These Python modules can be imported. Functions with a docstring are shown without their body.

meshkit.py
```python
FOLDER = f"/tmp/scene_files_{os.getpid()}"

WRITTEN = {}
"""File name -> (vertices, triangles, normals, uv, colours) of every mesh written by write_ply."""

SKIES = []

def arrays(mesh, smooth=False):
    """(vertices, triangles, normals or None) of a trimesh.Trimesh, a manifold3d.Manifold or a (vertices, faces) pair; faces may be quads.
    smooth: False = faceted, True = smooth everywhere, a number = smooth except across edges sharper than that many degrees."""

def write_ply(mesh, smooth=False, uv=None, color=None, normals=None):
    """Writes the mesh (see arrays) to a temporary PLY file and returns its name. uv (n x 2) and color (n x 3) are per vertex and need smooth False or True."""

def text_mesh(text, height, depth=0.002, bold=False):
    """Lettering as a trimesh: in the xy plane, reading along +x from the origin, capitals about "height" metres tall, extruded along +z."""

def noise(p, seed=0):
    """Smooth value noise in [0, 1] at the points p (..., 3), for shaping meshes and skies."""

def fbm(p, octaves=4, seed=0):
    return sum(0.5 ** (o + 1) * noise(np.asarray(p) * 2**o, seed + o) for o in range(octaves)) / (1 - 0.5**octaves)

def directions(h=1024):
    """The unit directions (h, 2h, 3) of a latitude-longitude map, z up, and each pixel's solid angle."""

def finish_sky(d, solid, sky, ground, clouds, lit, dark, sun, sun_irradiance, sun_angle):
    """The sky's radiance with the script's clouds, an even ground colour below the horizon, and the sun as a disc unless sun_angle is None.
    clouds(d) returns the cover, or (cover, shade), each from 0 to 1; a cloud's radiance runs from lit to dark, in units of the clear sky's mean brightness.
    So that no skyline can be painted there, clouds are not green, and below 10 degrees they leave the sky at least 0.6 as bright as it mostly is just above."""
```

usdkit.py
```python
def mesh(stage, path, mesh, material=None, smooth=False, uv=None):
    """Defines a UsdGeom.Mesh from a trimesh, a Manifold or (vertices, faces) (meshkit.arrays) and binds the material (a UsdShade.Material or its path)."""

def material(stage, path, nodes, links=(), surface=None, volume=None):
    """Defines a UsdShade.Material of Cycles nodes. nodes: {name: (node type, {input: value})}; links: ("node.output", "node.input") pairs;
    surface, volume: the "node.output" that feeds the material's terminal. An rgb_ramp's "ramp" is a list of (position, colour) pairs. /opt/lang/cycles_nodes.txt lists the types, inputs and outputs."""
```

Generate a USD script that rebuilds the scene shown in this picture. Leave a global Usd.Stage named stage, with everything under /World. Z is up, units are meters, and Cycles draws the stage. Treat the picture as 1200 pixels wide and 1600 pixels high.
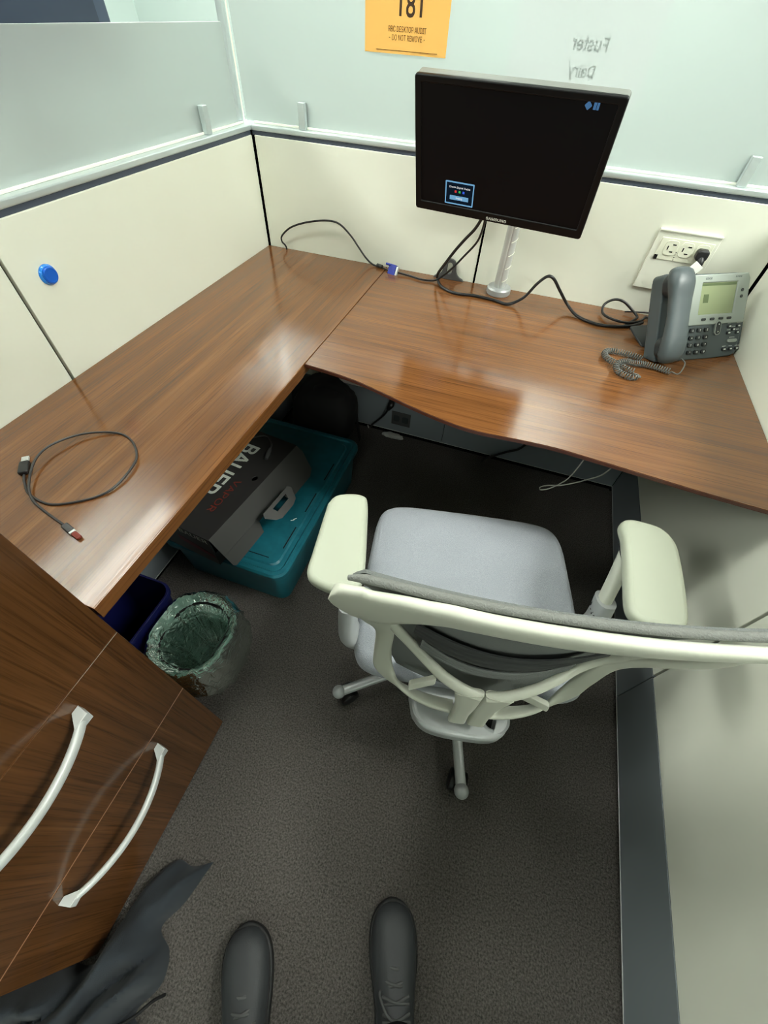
import math, numpy as np, trimesh, manifold3d as m3, usdkit, meshkit
from pxr import Usd, UsdGeom, UsdLux, UsdShade, Gf, Sdf, Vt
from shapely.geometry import Polygon, LineString

stage = Usd.Stage.CreateInMemory()
UsdGeom.SetStageUpAxis(stage, 'Z'); UsdGeom.SetStageMetersPerUnit(stage, 1.0)
UsdGeom.Xform.Define(stage, '/World'); UsdGeom.Scope.Define(stage, '/World/Looks')
A = np.array
# ------------------------------------------------------------------ camera, ambient, exposure
EXPOSURE = 0.62
CAM = A([0.9207, -1.4772, 1.3066]); F_PX = 637.44
RX = A([0.9457575, 0.32192154, 0.04369534]); RY = A([0.27744636, -0.73037739, -0.62415734]); RZ = A([-0.1690156, 0.6024246, -0.78007585])
cam = UsdGeom.Camera.Define(stage, '/World/camera')
cam.AddTransformOp().Set(Gf.Matrix4d(*[float(v) for r in (RX, -RY, -RZ) for v in (*r, 0)], *map(float, CAM), 1))
cam.CreateHorizontalApertureAttr(36.0); cam.CreateVerticalApertureAttr(48.0)
cam.CreateFocalLengthAttr(F_PX / 1200 * 36.0); cam.CreateClippingRangeAttr((0.02, 100.0))
cam.CreateExposureAttr(EXPOSURE)
dome = UsdLux.DomeLight.Define(stage, '/World/office_ambience')
dome.CreateIntensityAttr(0.22); dome.CreateColorAttr(Gf.Vec3f(0.90, 1.0, 0.93))
LAMP = 19.0                                   # radiance of the ceiling troffers
LAMP_COLOR = (0.97, 1.0, 0.915)
TROFFERS = [(-1.60, -0.60, .75, 1.20), (.35, -0.80, 1.20, .26), (2.75, -0.80, 1.15, 1.2), (.95, 2.05, 1.50, 1.0), (-1.55, 2.15, 1.20, .60), (.9, -3.7, .6, .30), (-1.60, -2.7, .60, 1.2), (2.75, -3.7, 1.2, .6)]

# ------------------------------------------------------------------ naming helpers
used = {}
def path_of(parent, name):
    k = (parent, name); n = used.get(k, 0); used[k] = n + 1
    return f"{parent}/{name}" + (f"_{n:03d}" if n else '')
def meta(prim, label=None, cat=None, group=None, kind=None):
    for k, v in (('label', label), ('category', cat), ('group', group), ('kind', kind)):
        if v: prim.SetCustomDataByKey(k, v)
class Thing:
    """An Xform at the thing's base; parts are given in world coordinates (or local ones with local=True)."""
    def __init__(s, name, label=None, cat=None, loc=(0, 0, 0), group=None, kind=None):
        s.path = path_of('/World', name); s.loc = A(loc, float)
        x = UsdGeom.Xform.Define(stage, s.path); x.AddTranslateOp().Set(Gf.Vec3d(*map(float, loc)))
        meta(x.GetPrim(), label, cat, group, kind)
    def part(s, name, mesh, mat, smooth=35, parent=None, label=None, kind=None):
        v, f = vf(mesh)
        p = path_of(parent or s.path, name)
        m = usdkit.mesh(stage, p, (v - s.loc, f), M[mat], smooth=smooth)
        if label: m.GetPrim().SetCustomDataByKey('label', label)
        if kind: m.GetPrim().SetCustomDataByKey('kind', kind)
        return p
def vf(mesh):
    if hasattr(mesh, 'to_mesh'):
        q = mesh.to_mesh(); return A(q.vert_properties[:, :3], float), A(q.tri_verts)
    if isinstance(mesh, tuple): return A(mesh[0], float), A(mesh[1])
    return A(mesh.vertices, float), A(mesh.faces)
def join(*ms):
    V, F, n = [], [], 0
    for m in ms:
        v, f = vf(m); V.append(v); F.append(f + n); n += len(v)
    return np.vstack(V), np.vstack(F)
def place(mesh, O, X, Y, Z):
    v, f = vf(mesh)
    X, Y, Z = A(X, float), A(Y, float), A(Z, float)
    w = A(O) + v[:, :1] * X + v[:, 1:2] * Y + v[:, 2:3] * Z
    return (w, f if np.dot(np.cross(X, Y), Z) > 0 else f[:, ::-1])

# ------------------------------------------------------------------ geometry helpers
def box(x0, x1, y0, y1, z0, z1, c=0.0):
    x0, x1 = sorted((x0, x1)); y0, y1 = sorted((y0, y1)); z0, z1 = sorted((z0, z1))
    c = min(c, .49 * min(x1 - x0, y1 - y0, z1 - z0))
    if c <= 0:
        m = trimesh.creation.box([x1 - x0, y1 - y0, z1 - z0]); m.apply_translation([(x0 + x1) / 2, (y0 + y1) / 2, (z0 + z1) / 2]); return m
    P = []
    d = c * (1 - math.sqrt(.5))
    for x, sx in ((x0, 1), (x1, -1)):
        for y, sy in ((y0, 1), (y1, -1)):
            for z, sz in ((z0, 1), (z1, -1)):
                for a, b, e in ((0, c, c), (c, 0, c), (c, c, 0), (d, d, c), (d, c, d), (c, d, d)):
                    P.append((x + sx * a, y + sy * b, z + sz * e))
    return trimesh.convex.convex_hull(A(P))
def spline(P, n=8):
    P = A(P, float)
    if len(P) < 3: return np.linspace(P[0], P[-1], n + 1)
    Q = np.vstack([2 * P[0] - P[1], P, 2 * P[-1] - P[-2]]); out = []
    for i in range(1, len(Q) - 2):
        t = np.linspace(0, 1, n, endpoint=False)[:, None]
        a, b, c, d = Q[i - 1], Q[i], Q[i + 1], Q[i + 2]
        out.append(.5 * (2 * b + (c - a) * t + (2 * a - 5 * b + 4 * c - d) * t * t + (3 * b - a - 3 * c + d) * t ** 3))
    return np.vstack(out + [P[-1:]])
def loft(rings, cap=True):
    rings = [A(r, float) for r in rings]; n = len(rings[0]); V = np.vstack(rings); F = []
    for i in range(len(rings) - 1):
        for j in range(n):
            k = (j + 1) % n
            F += [(i * n + j, i * n + k, (i + 1) * n + k), (i * n + j, (i + 1) * n + k, (i + 1) * n + j)]
    if cap:
        V = np.vstack([V, rings[0].mean(0), rings[-1].mean(0)]); a = len(V) - 2
        for j in range(n):
            k = (j + 1) % n
            F += [(a, k, j), (a + 1, (len(rings) - 1) * n + j, (len(rings) - 1) * n + k)]
    m = trimesh.Trimesh(V, A(F), process=False)
    if cap and m.volume < 0: m.invert()
    return m
def tube(P, r, n=10, sm=8):
    P = spline(P, sm) if sm else A(P, float)
    r = np.broadcast_to(r, (len(P),)) if np.ndim(r) == 0 else np.interp(np.linspace(0, 1, len(P)), np.linspace(0, 1, len(r)), r)
    T = np.gradient(P, axis=0); T /= np.linalg.norm(T, axis=1)[:, None] + 1e-12
    u = np.cross(T[0], (0, 0, 1) if abs(T[0][2]) < .9 else (1, 0, 0)); u /= np.linalg.norm(u); R = []
    for p, t, q in zip(P, T, r):
        u = u - t * (u @ t); u /= np.linalg.norm(u); w = np.cross(t, u); a = np.arange(n) * 2 * np.pi / n
        R.append(p + q * (np.cos(a)[:, None] * u + np.sin(a)[:, None] * w))
    return loft(R)
def ribbon(P, W, hw, ht, n=16, e=.6, sm=8):
    """Sweep of a rounded flat section: half width hw along W, half thickness ht across."""
    k = np.linspace(0, 1, len(P)); P2 = spline(P, sm); t = np.linspace(0, 1, len(P2))
    idx = np.linspace(0, 1, len(P))
    W = A([np.interp(t, idx, np.broadcast_to(A(W, float), (len(P), 3))[:, i]) for i in range(3)]).T
    hw = np.interp(t, idx, np.broadcast_to(hw, (len(P),))); ht = np.interp(t, idx, np.broadcast_to(ht, (len(P),)))
    T = np.gradient(P2, axis=0); T /= np.linalg.norm(T, axis=1)[:, None]
    R = []; a = np.arange(n) * 2 * np.pi / n
    ca = np.sign(np.cos(a)) * abs(np.cos(a)) ** e; sa = np.sign(np.sin(a)) * abs(np.sin(a)) ** e
    for p, tt, w, h, q in zip(P2, T, W, hw, ht):
        w = w - tt * (w @ tt); w /= np.linalg.norm(w); nn = np.cross(tt, w)
        R.append(p + h * ca[:, None] * w + q * sa[:, None] * nn)
    return loft(R)
def rrect(w, h, r, n=6, cx=0, cy=0):
    P = []
    for sx, sy, a0 in ((1, 1, 0), (-1, 1, 90), (-1, -1, 180), (1, -1, 270)):
        for a in np.radians(a0 + np.linspace(0, 90, n)):
            P.append((cx + sx * (w / 2 - r) + r * math.cos(a), cy + sy * (h / 2 - r) + r * math.sin(a)))
    return A(P)
def inset(P, d):
    P = A(P, float); a = np.roll(P, 1, 0); b = np.roll(P, -1, 0)
    t1 = P - a; t2 = b - P; t1 /= np.linalg.norm(t1, axis=1)[:, None] + 1e-12; t2 /= np.linalg.norm(t2, axis=1)[:, None] + 1e-12
    n = np.stack([-(t1 + t2)[:, 1], (t1 + t2)[:, 0]], 1); n /= np.linalg.norm(n, axis=1)[:, None] + 1e-12
    c = np.clip((n * np.stack([-t1[:, 1], t1[:, 0]], 1)).sum(1), .5, 1)
    return P + n * (d / c)[:, None]
def ccw(P): 
    P = A(P, float); s = np.sum(P[:, 0] * np.roll(P[:, 1], -1) - P[:, 1] * np.roll(P[:, 0], -1)); return P if s > 0 else P[::-1]
def slab(P, z0, z1, bev=0.0, holes=(), seg=3):
    """Extruded outline with rounded rims and optional holes."""
    P = ccw(P); steps = []
    if bev > 0:
        for a in np.linspace(0, np.pi / 2, seg + 1): steps.append((bev * (1 - math.sin(a)), z0 + bev * (1 - math.cos(a))))
        for a in np.linspace(np.pi / 2, 0, seg + 1): steps.append((bev * (1 - math.sin(a)), z1 - bev * (1 - math.cos(a))))
    else: steps = [(0, z0), (0, z1)]
    parts = []; contours = [(P, 1)] + [(ccw(h), -1) for h in holes]; lo = []; hi = []
    for c, sg in contours:
        rings = [np.column_stack([inset(c, d * sg), np.full(len(c), z)]) for d, z in steps]
        m = loft(rings, cap=False); parts.append(m if sg > 0 else (m.vertices, m.faces[:, ::-1])); lo.append(rings[0]); hi.append(rings[-1])
    for L, up in ((lo, 0), (hi, 1)):
        pol = Polygon(L[0][:, :2], [h[:, :2] for h in L[1:]])
        v, f = trimesh.creation.triangulate_polygon(pol, engine='earcut')
        tri = v[f]; s = np.cross(tri[:, 1] - tri[:, 0], tri[:, 2] - tri[:, 0]); f = f.copy(); bad = (s < 0) if up else (s > 0); f[bad] = f[bad][:, ::-1]
        parts.append((np.column_stack([v, np.full(len(v), L[0][0, 2])]), f))
    return join(*parts)
def rounded(P, r, step=.004):
    g = Polygon(P).buffer(-r).buffer(r, 8).exterior; n = max(24, int(g.length / step))
    return ccw([g.interpolate(t, normalized=True).coords[0] for t in np.linspace(0, 1, n, endpoint=False)])
def lathe(prof, O=(0, 0, 0), X=(1, 0, 0), Y=(0, 1, 0), Z=(0, 0, 1), n=28):
    a = np.arange(n) * 2 * np.pi / n
    R = [np.column_stack([r * np.cos(a), r * np.sin(a), np.full(n, z)]) for r, z in prof]
    return place(loft(R), O, X, Y, Z)
def cyl(p, q, r, n=20, c=0.0):
    p, q = A(p, float), A(q, float); d = q - p; L = np.linalg.norm(d); d /= L
    u = np.cross(d, (0, 0, 1) if abs(d[2]) < .9 else (1, 0, 0)); u /= np.linalg.norm(u)
    pr = [(r - c, 0), (r, c), (r, L - c), (r - c, L)] if c else [(r, 0), (r, L)]
    return lathe(pr, p, u, np.cross(d, u), d, n)
def ball(c, r, s=(1, 1, 1), sub=3):
    m = trimesh.creation.icosphere(sub, 1.0); return (m.vertices * r * A(s) + A(c), m.faces)
def grid(f, nu, nv):
    V = A([f(u, v) for v in np.linspace(0, 1, nv) for u in np.linspace(0, 1, nu)]); F = []
    for j in range(nv - 1):
        for i in range(nu - 1):
            a = j * nu + i; F += [(a, a + 1, a + nu + 1), (a, a + nu + 1, a + nu)]
    return V, A(F)
def shell(V, F, t):
    """Gives an open surface a thickness t (along -normal)."""
    m = trimesh.Trimesh(V, F, process=False); n = len(V); N = A(m.vertex_normals)
    e = {}
    for f in F:
        for a, b in ((f[0], f[1]), (f[1], f[2]), (f[2], f[0])):
            if (b, a) in e: del e[(b, a)]
            else: e[(a, b)] = 1
    S = []
    for a, b in e: S += [(a, a + n, b + n), (a, b + n, b)]
    return np.vstack([V, V - N * t]), np.vstack([F, F[:, ::-1] + n, A(S)])
def hull_of(*spheres, seg=20):
    return m3.Manifold.batch_hull([m3.Manifold.sphere(r, seg).translate([float(c) for c in p]) for p, r in spheres])
def text(s, h, O, X, Y, depth=.0004, bold=False, center=False, sx=1.0, mirror=False):
    m = meshkit.text_mesh(s, h, depth, bold); v, f = vf(m)
    if center: v = v - A([(v[:, 0].min() + v[:, 0].max()) / 2, 0, 0])
    v = v * A([sx * (-1 if mirror else 1), 1, 1]); f = f[:, ::-1] if mirror else f
    X, Y = A(X, float), A(Y, float)
    return place((v, f), O, X, Y, np.cross(X, Y))

# ------------------------------------------------------------------ materials
M = {}
def lin(c): return tuple(((x / 255) / 12.92 if x / 255 <= .04045 else ((x / 255 + .055) / 1.055) ** 2.4) for x in c)
def mat(name, rgb, rough=.5, spec=.5, metal=0, bump=None, vary=None, **kw):
    n = {'p': ('principled_bsdf', {'base_color': lin(rgb), 'roughness': rough, 'specular_ior_level': spec, 'metallic': metal, **kw})}; L = []
    if bump or vary:
        n['g'] = ('geometry', {})
    if bump:
        sc, st, dist = bump
        n['bn'] = ('noise_texture', {'scale': sc, 'detail': 3.0}); n['b'] = ('bump', {'strength': st, 'distance': dist})
        L += [('g.position', 'bn.vector'), ('bn.fac', 'b.height'), ('b.normal', 'p.normal')]
    if vary:
        sc, lo, hi = vary
        n['vn'] = ('noise_texture', {'scale': sc, 'detail': 4.0, 'roughness': .6}); n['vr'] = ('rgb_ramp', {'ramp': [(.3, tuple(lin(lo))), (.7, tuple(lin(hi)))]})
        L += [('g.position', 'vn.vector'), ('vn.fac', 'vr.fac'), ('vr.color', 'p.base_color')]
    M[name] = usdkit.material(stage, '/World/Looks/' + name, n, L, surface='p.BSDF')
def wood(name, axis, rough=.155, spec=.8, tone=1.0):
    """Straight-grained dark veneer, grain along the given axis."""
    s1 = [30., 30., 30.]; s2 = [230., 230., 230.]; s1['xyz'.index(axis)] = .9; s2['xyz'.index(axis)] = 4.
    n = {'g': ('geometry', {}), 'm1': ('mapping', {'scale': s1}), 'm2': ('mapping', {'scale': s2}),
         'n1': ('noise_texture', {'scale': 1., 'detail': 4., 'roughness': .6, 'distortion': .4}), 'n2': ('noise_texture', {'scale': 1., 'detail': 3., 'roughness': .6}),
         'r1': ('rgb_ramp', {'ramp': [(.25, lin(tone * A((97, 61, 32)))), (.45, lin(tone * A((111, 71, 38)))), (.6, lin(tone * A((121, 78, 42)))), (.8, lin(tone * A((142, 98, 58))))]}),
         'r2': ('rgb_ramp', {'ramp': [(.30, (.52, .48, .44)), (.5, (.93, .93, .93)), (.68, (1.0, 1.0, 1.0)), (.8, (1.0, 1.0, 1.0))]}),
         'x': ('mix_color', {'blend_type': 'multiply', 'fac': .85}), 'b': ('bump', {'strength': .12, 'distance': .0006}),
         'p': ('principled_bsdf', {'roughness': rough, 'specular_ior_level': spec})}
    L = [('g.position', 'm1.vector'), ('g.position', 'm2.vector'), ('m1.vector', 'n1.vector'), ('m2.vector', 'n2.vector'), ('n1.fac', 'r1.fac'), ('n2.fac', 'r2.fac'),
         ('r1.color', 'x.a'), ('r2.color', 'x.b'), ('x.result', 'p.base_color'), ('n2.fac', 'b.height'), ('b.normal', 'p.normal')]
    M[name] = usdkit.material(stage, '/World/Looks/' + name, n, L, surface='p.BSDF')
wood('wood_x', 'x'); wood('wood_y', 'y'); mat('wood_edge', (78, 40, 26), .35)
wood('wood_z_shaded', 'z', .16, .5, .80)  # same veneer as the desks, with the cabinet's shade toned into its colour
mat('panel', (223, 225, 211), .38, vary=(1.3, (221, 223, 208), (225, 227, 214)))
mat('panel_edge', (240, 242, 228), .35)
mat('reveal', (62, 70, 84), .5)
mat('base_gray', (128, 136, 141), .34, metal=.2, bump=(900, .05, .0004))
mat('black_gap', (5, 5, 5), .8, .1)
mat('aluminium', (196, 206, 206), .36, metal=.55)
mat('steel', (196, 199, 197), .30, metal=.35)
mat('carpet', (90, 86, 83), .95, .15, bump=(420, 1.0, .004), vary=(240, (57, 55, 53), (117, 112, 108)))
mat('ceiling', (222, 224, 214), .9)
mat('far_wall', (205, 220, 216), .8)
mat('chair_white', (198, 201, 187), .38)
mat('arm_pad', (170, 175, 158), .5)
mat('chair_silver', (168, 172, 172), .36, metal=.2)
mat('seat_fabric', (150, 155, 162), .9, .2, bump=(700, .5, .0015), vary=(500, (140, 145, 152), (160, 165, 172)), sheen_weight=.15)
mat('knit', (118, 120, 116), .85, .2, bump=(500, .6, .002))
mat('mesh_fabric', (112, 116, 114), .85, .2, bump=(700, .6, .0015))
mat('pad_gray', (58, 61, 61), .5)
mat('dark_plastic', (28, 29, 31), .45)
mat('black_plastic', (14, 14, 15), .35)
mat('monitor_shell', (12, 12, 14), .4, .25)
mat('monitor_top', (128, 131, 126), .45)
mat('screen', (10, 11, 15), .42, .18)
mat('cable', (20, 20, 22), .4)
mat('cable_thin', (52, 50, 50), .45)
mat('white_cord', (170, 170, 165), .5)
mat('vga_blue', (28, 48, 150), .4)
mat('magnet_blue', (18, 92, 196), .25)
mat('magnet_rim', (40, 130, 225), .12, coat_weight=.6)
mat('outlet_white', (226, 228, 208), .35)
mat('grommet', (66, 66, 66), .55)
mat('phone_gray', (72, 81, 84), .4)
mat('phone_dark', (40, 45, 47), .42)
mat('phone_silver', (152, 160, 154), .36, metal=.3)
mat('lcd', (136, 146, 112), .2)
mat('lcd_dark', (84, 98, 66), .25)
mat('key', (84, 92, 94), .4)
mat('key_white', (214, 220, 214), .5)
mat('coil', (92, 95, 92), .42)
M['paper'] = usdkit.material(stage, '/World/Looks/paper', {'d': ('diffuse_bsdf', {'color': (.5, .52, .52)}), 't': ('translucent_bsdf', {'color': (.93, .95, .96)}), 'm': ('mix_closure', {'fac': .8})}, [('d.BSDF', 'm.closure1'), ('t.BSDF', 'm.closure2')], surface='m.closure')
mat('sign_orange', (236, 182, 96), .75)
mat('ink', (58, 34, 8), .7)
mat('ink_soft', (120, 76, 20), .7)
mat('ink_faint', (176, 186, 184), .8)
mat('teal', (26, 100, 114), .38, bump=(60, .1, .002), vary=(30, (22, 92, 106), (30, 106, 120)))
mat('box_black', (46, 45, 45), .42, bump=(12, .2, .004))
mat('box_inside', (62, 62, 60), .6)
mat('box_print', (200, 206, 196), .5)
mat('box_red', (120, 44, 34), .5)
mat('box_streak', (96, 22, 40), .45)
mat('bin_blue', (8, 13, 66), .5)
mat('bin_dark', (20, 24, 23), .5)
mat('bag_black', (10, 10, 11), .8)
mat('jacket', (50, 55, 60), .95, .1, sheen_weight=.1, bump=(900, .4, .002))
mat('trousers', (30, 31, 34), .9, .1)
mat('shoe', (52, 55, 58), .55, bump=(300, .3, .001))
mat('sole', (26, 27, 28), .6)
mat('lace', (84, 86, 86), .7)
mat('skin', (196, 150, 122), .55)
mat('hair', (40, 30, 24), .7)
mat('edge_light', (150, 108, 78), .5)
mat('handle', (208, 212, 210), .38, metal=.1)
mat('slate_dark', (44, 55, 74), .4)
mat('slate', (62, 76, 96), .5)
mat('tag', (240, 244, 236), .6)
def emit(name, col, k):
    M[name] = usdkit.material(stage, '/World/Looks/' + name, {'e': ('emission', {'color': col, 'strength': k})}, [], surface='e.emission')
emit('lamp', LAMP_COLOR, LAMP)
emit('osd_frame', lin((120, 175, 215)), .55); emit('osd_fill', lin((28, 44, 62)), .25); emit('osd_text', (1, 1, 1), .55)
emit('osd_red', lin((220, 60, 60)), .6); emit('osd_green', lin((60, 190, 90)), .6); emit('osd_blue', lin((60, 100, 230)), .6); emit('osd_logo', lin((90, 140, 190)), .35)
M['frosted'] = usdkit.material(stage, '/World/Looks/frosted', {
    'g': ('geometry', {}), 't': ('principled_bsdf', {'base_color': (.67, .715, .70), 'roughness': .36, 'transmission_weight': 1.0, 'thin_wall': True, 'ior': 1.5}),
    'd': ('diffuse_bsdf', {'color': (.62, .67, .655)}), 'a': ('mix_closure', {'fac': .36}), 'c': ('transparent_bsdf', {}), 'b': ('mix_closure', {})},
    [('t.BSDF', 'a.closure1'), ('d.BSDF', 'a.closure2'), ('a.closure', 'b.closure1'), ('c.BSDF', 'b.closure2'), ('g.backfacing', 'b.fac')], surface='b.closure')
M['liner'] = usdkit.material(stage, '/World/Looks/liner', {
    'c': ('transparent_bsdf', {'color': (.62, .80, .72)}), 'gp': ('geometry', {}), 'nz': ('noise_texture', {'scale': 46., 'detail': 3., 'distortion': 1.2}), 'bu': ('bump', {'strength': .9, 'distance': .006}), 'g': ('glossy_bsdf', {'color': (.85, .95, .9), 'roughness': .16}), 't': ('translucent_bsdf', {'color': (.34, .56, .46)}), 'd': ('diffuse_bsdf', {'color': (.26, .46, .37)}),
    'td': ('mix_closure', {'fac': .5}), 'm': ('mix_closure', {'fac': .25}), 'f': ('fresnel', {'IOR': 1.7}), 'b': ('mix_closure', {})},
    [('gp.position', 'nz.vector'), ('nz.fac', 'bu.height'), ('bu.normal', 'g.normal'), ('bu.normal', 'f.normal'), ('t.BSDF', 'td.closure1'), ('d.BSDF', 'td.closure2'), ('td.closure', 'm.closure1'), ('c.BSDF', 'm.closure2'), ('f.fac', 'b.fac'), ('m.closure', 'b.closure1'), ('g.BSDF', 'b.closure2')], surface='b.closure')
M['magnet_skirt'] = usdkit.material(stage, '/World/Looks/magnet_skirt', {'p': ('principled_bsdf', {'base_color': (.35, .62, .9), 'roughness': .08, 'transmission_weight': .7})}, [], surface='p.BSDF')

# ================================================================== THE SETTING
WX = 1.531; ZT = 1.044; ZP = 1.0335; SEAM = -0.917; FRONT = -2.62
def structure(name): return Thing(name, kind='structure')
fl = structure('floor'); fl.part('carpet', box(-4, 5.5, -5, 4.5, -.02, 0), 'carpet', False)
ce = structure('ceiling')
def hole_plate():
    o = Polygon([(-4, -5), (5.5, -5), (5.5, 4.5), (-4, 4.5)])
    hs = [[(x - a / 2, y - b / 2), (x + a / 2, y - b / 2), (x + a / 2, y + b / 2), (x - a / 2, y + b / 2)] for x, y, a, b in TROFFERS]
    return slab(o.exterior.coords[:-1], 2.75, 2.80, 0, hs)
ce.part('ceiling_board', hole_plate(), 'ceiling', False)
WHERE = ['beyond the left glass screen', 'narrow one straight above the chair', 'beyond the right wall', 'beyond the back glass screen', 'beyond the corner of the two glass screens', 'small one behind the standing person', 'behind the tall cabinet on the left', 'far back on the right']
for (x, y, a, b), w_ in zip(TROFFERS, WHERE):
    t = Thing('ceiling_light', 'recessed white ceiling light panel, ' + w_, 'ceiling light', (x, y, 2.74), 'ceiling light panels')
    t.part('diffuser', box(x - a / 2 + .02, x + a / 2 - .02, y - b / 2 + .02, y + b / 2 - .02, 2.755, 2.765), 'lamp', False)
    fr = slab(rrect(a + .02, b + .02, .004, 2, x, y), 2.738, 2.775, 0, [rrect(a - .04, b - .04, .004, 2, x, y)])
    t.part('frame', fr, 'aluminium', False)

def wall(name, P0, dirv, nrm, L, seams, far=None):
    """Cubicle panel wall: tiles in front of a frame, dark base tiles, aluminium cap. P0 corner at floor, dirv along, nrm into the room."""
    w = structure(name); d = A(dirv, float); n = A(nrm, float); up = A([0, 0, 1.])
    def bx(a0, a1, n0, n1, z0, z1, c=0): return place(box(a0, a1, n0, n1, z0, z1, c), P0, d, n, up)
    w.part('frame', bx(0, L, -.055, -.012, .0, 1.040), 'black_gap', False)
    edges = [0] + seams + [L]
    for a, b in zip(edges[:-1], edges[1:]):
        ga = (.0075 if name == 'wall_back' else .0015) if a == 0 else .0035; gb_ = .0075 if b == L and name == 'wall_back' else .0035
        w.part('panel', bx(a + ga, b - gb_, -.012, 0, .226, ZP, .0015), 'panel', 25)
        w.part('base_panel', bx(a + .0012, b - .0012, -.012, 0, .0300, .2235, .001), 'base_gray', 25)
    w.part('floor_strip', bx(0, L, -.012, .0012, .0275, .0305, .0006), 'steel', 25)
    w.part('reveal_strip', bx(0, L, -.010, -.004, ZP, ZT), 'reveal', False)
    w.part('top_rail', bx(-.0, L, -.0655, 0.0, ZT, 1.0575, .003), 'aluminium', 25)
    w.part('glazing_bead', bx(.0, L, -.0270, -.0225, 1.0575, 1.0630, .001), 'panel_edge', 25)
    return w
wall('wall_back', A([0, 0, 0]), (1, 0, 0), (0, -1, 0), WX, [.760])
wall('wall_left', A([0, 0, 0]), (0, -1, 0), (1, 0, 0), -FRONT, [-SEAM, -SEAM + .914])
wall('wall_right', A([WX, 0, 0]), (0, -1, 0), (-1, 0, 0), -FRONT, [-SEAM, -SEAM + .914])
co = structure('trim_1'); co.part('corner_post', box(-.068, -.0005, 0.0005, .068, 0, 1.043, .002), 'black_gap', 25); co.part('corner_cap', box(-.0655, 0.0, 0.0, .0655, 1.0435, 1.0576, .003), 'aluminium', 25)
co2 = structure('trim_2'); co2.part('corner_post', box(WX + .0005, WX + .068, .0005, .068, 0, 1.043, .002), 'black_gap', 25); co2.part('corner_cap', box(WX, WX + .0655, 0, .0655, 1.0435, 1.0576, .003), 'aluminium', 25)
for nm, b in (('wall_far_back', box(-4, 5.5, 3.6, 3.7, 0, 2.75)), ('wall_far_left', box(-3.4, -3.3, -5, 3.6, 0, 2.75)), ('wall_far_right', box(4.9, 5.0, -5, 3.6, 0, 2.75)), ('wall_far_front', box(-4, 5.5, -4.8, -4.7, 0, 2.75))):
    structure(nm).part('plaster', b, 'far_wall', False)

# frosted screens with their clips
gb = Thing('glass_screen', 'tall frosted glass screen on the back panel, with the orange notice taped to it', 'glass screen', (.75, .03, 1.06))
gb.part('pane', box(-.030, WX + .3, .0325, .0365, 1.060, 1.72, .0008), 'frosted', False)
gb.part('edge_post', join(box(-.066, -.046, .022, .040, 1.0575, 1.72, .003)), 'aluminium', 25, label='slim pale post at the corner edge of the screen')
gb.part('edge_strip', tube([(-.038, .030, 1.06), (-.0385, .030, 1.12), (-.0375, .030, 1.13), (-.036, .030, 1.35), (-.036, .030, 1.72)], .0022, 8, 4), 'panel_edge')
for x in (.168, 1.365):
    gb.part('clip', join(box(x - .011, x + .011, .010, .026, 1.0575, 1.116, .002), box(x - .011, x + .011, .039, .055, 1.0575, 1.116, .002)), 'aluminium', 25)
gl = Thing('glass_screen', 'low frosted glass screen on the left panel, top edge in view', 'glass screen', (-.03, -1.1, 1.06))
gl.part('pane', box(-.0365, -.0285, -2.6, -.020, 1.060, 1.256, .001), 'frosted', False)
gl.part('clip', join(box(-.026, -.010, -.204, -.182, 1.0575, 1.116, .002), box(-.055, -.039, -.204, -.182, 1.0575, 1.116, .002)), 'aluminium', 25)
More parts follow.
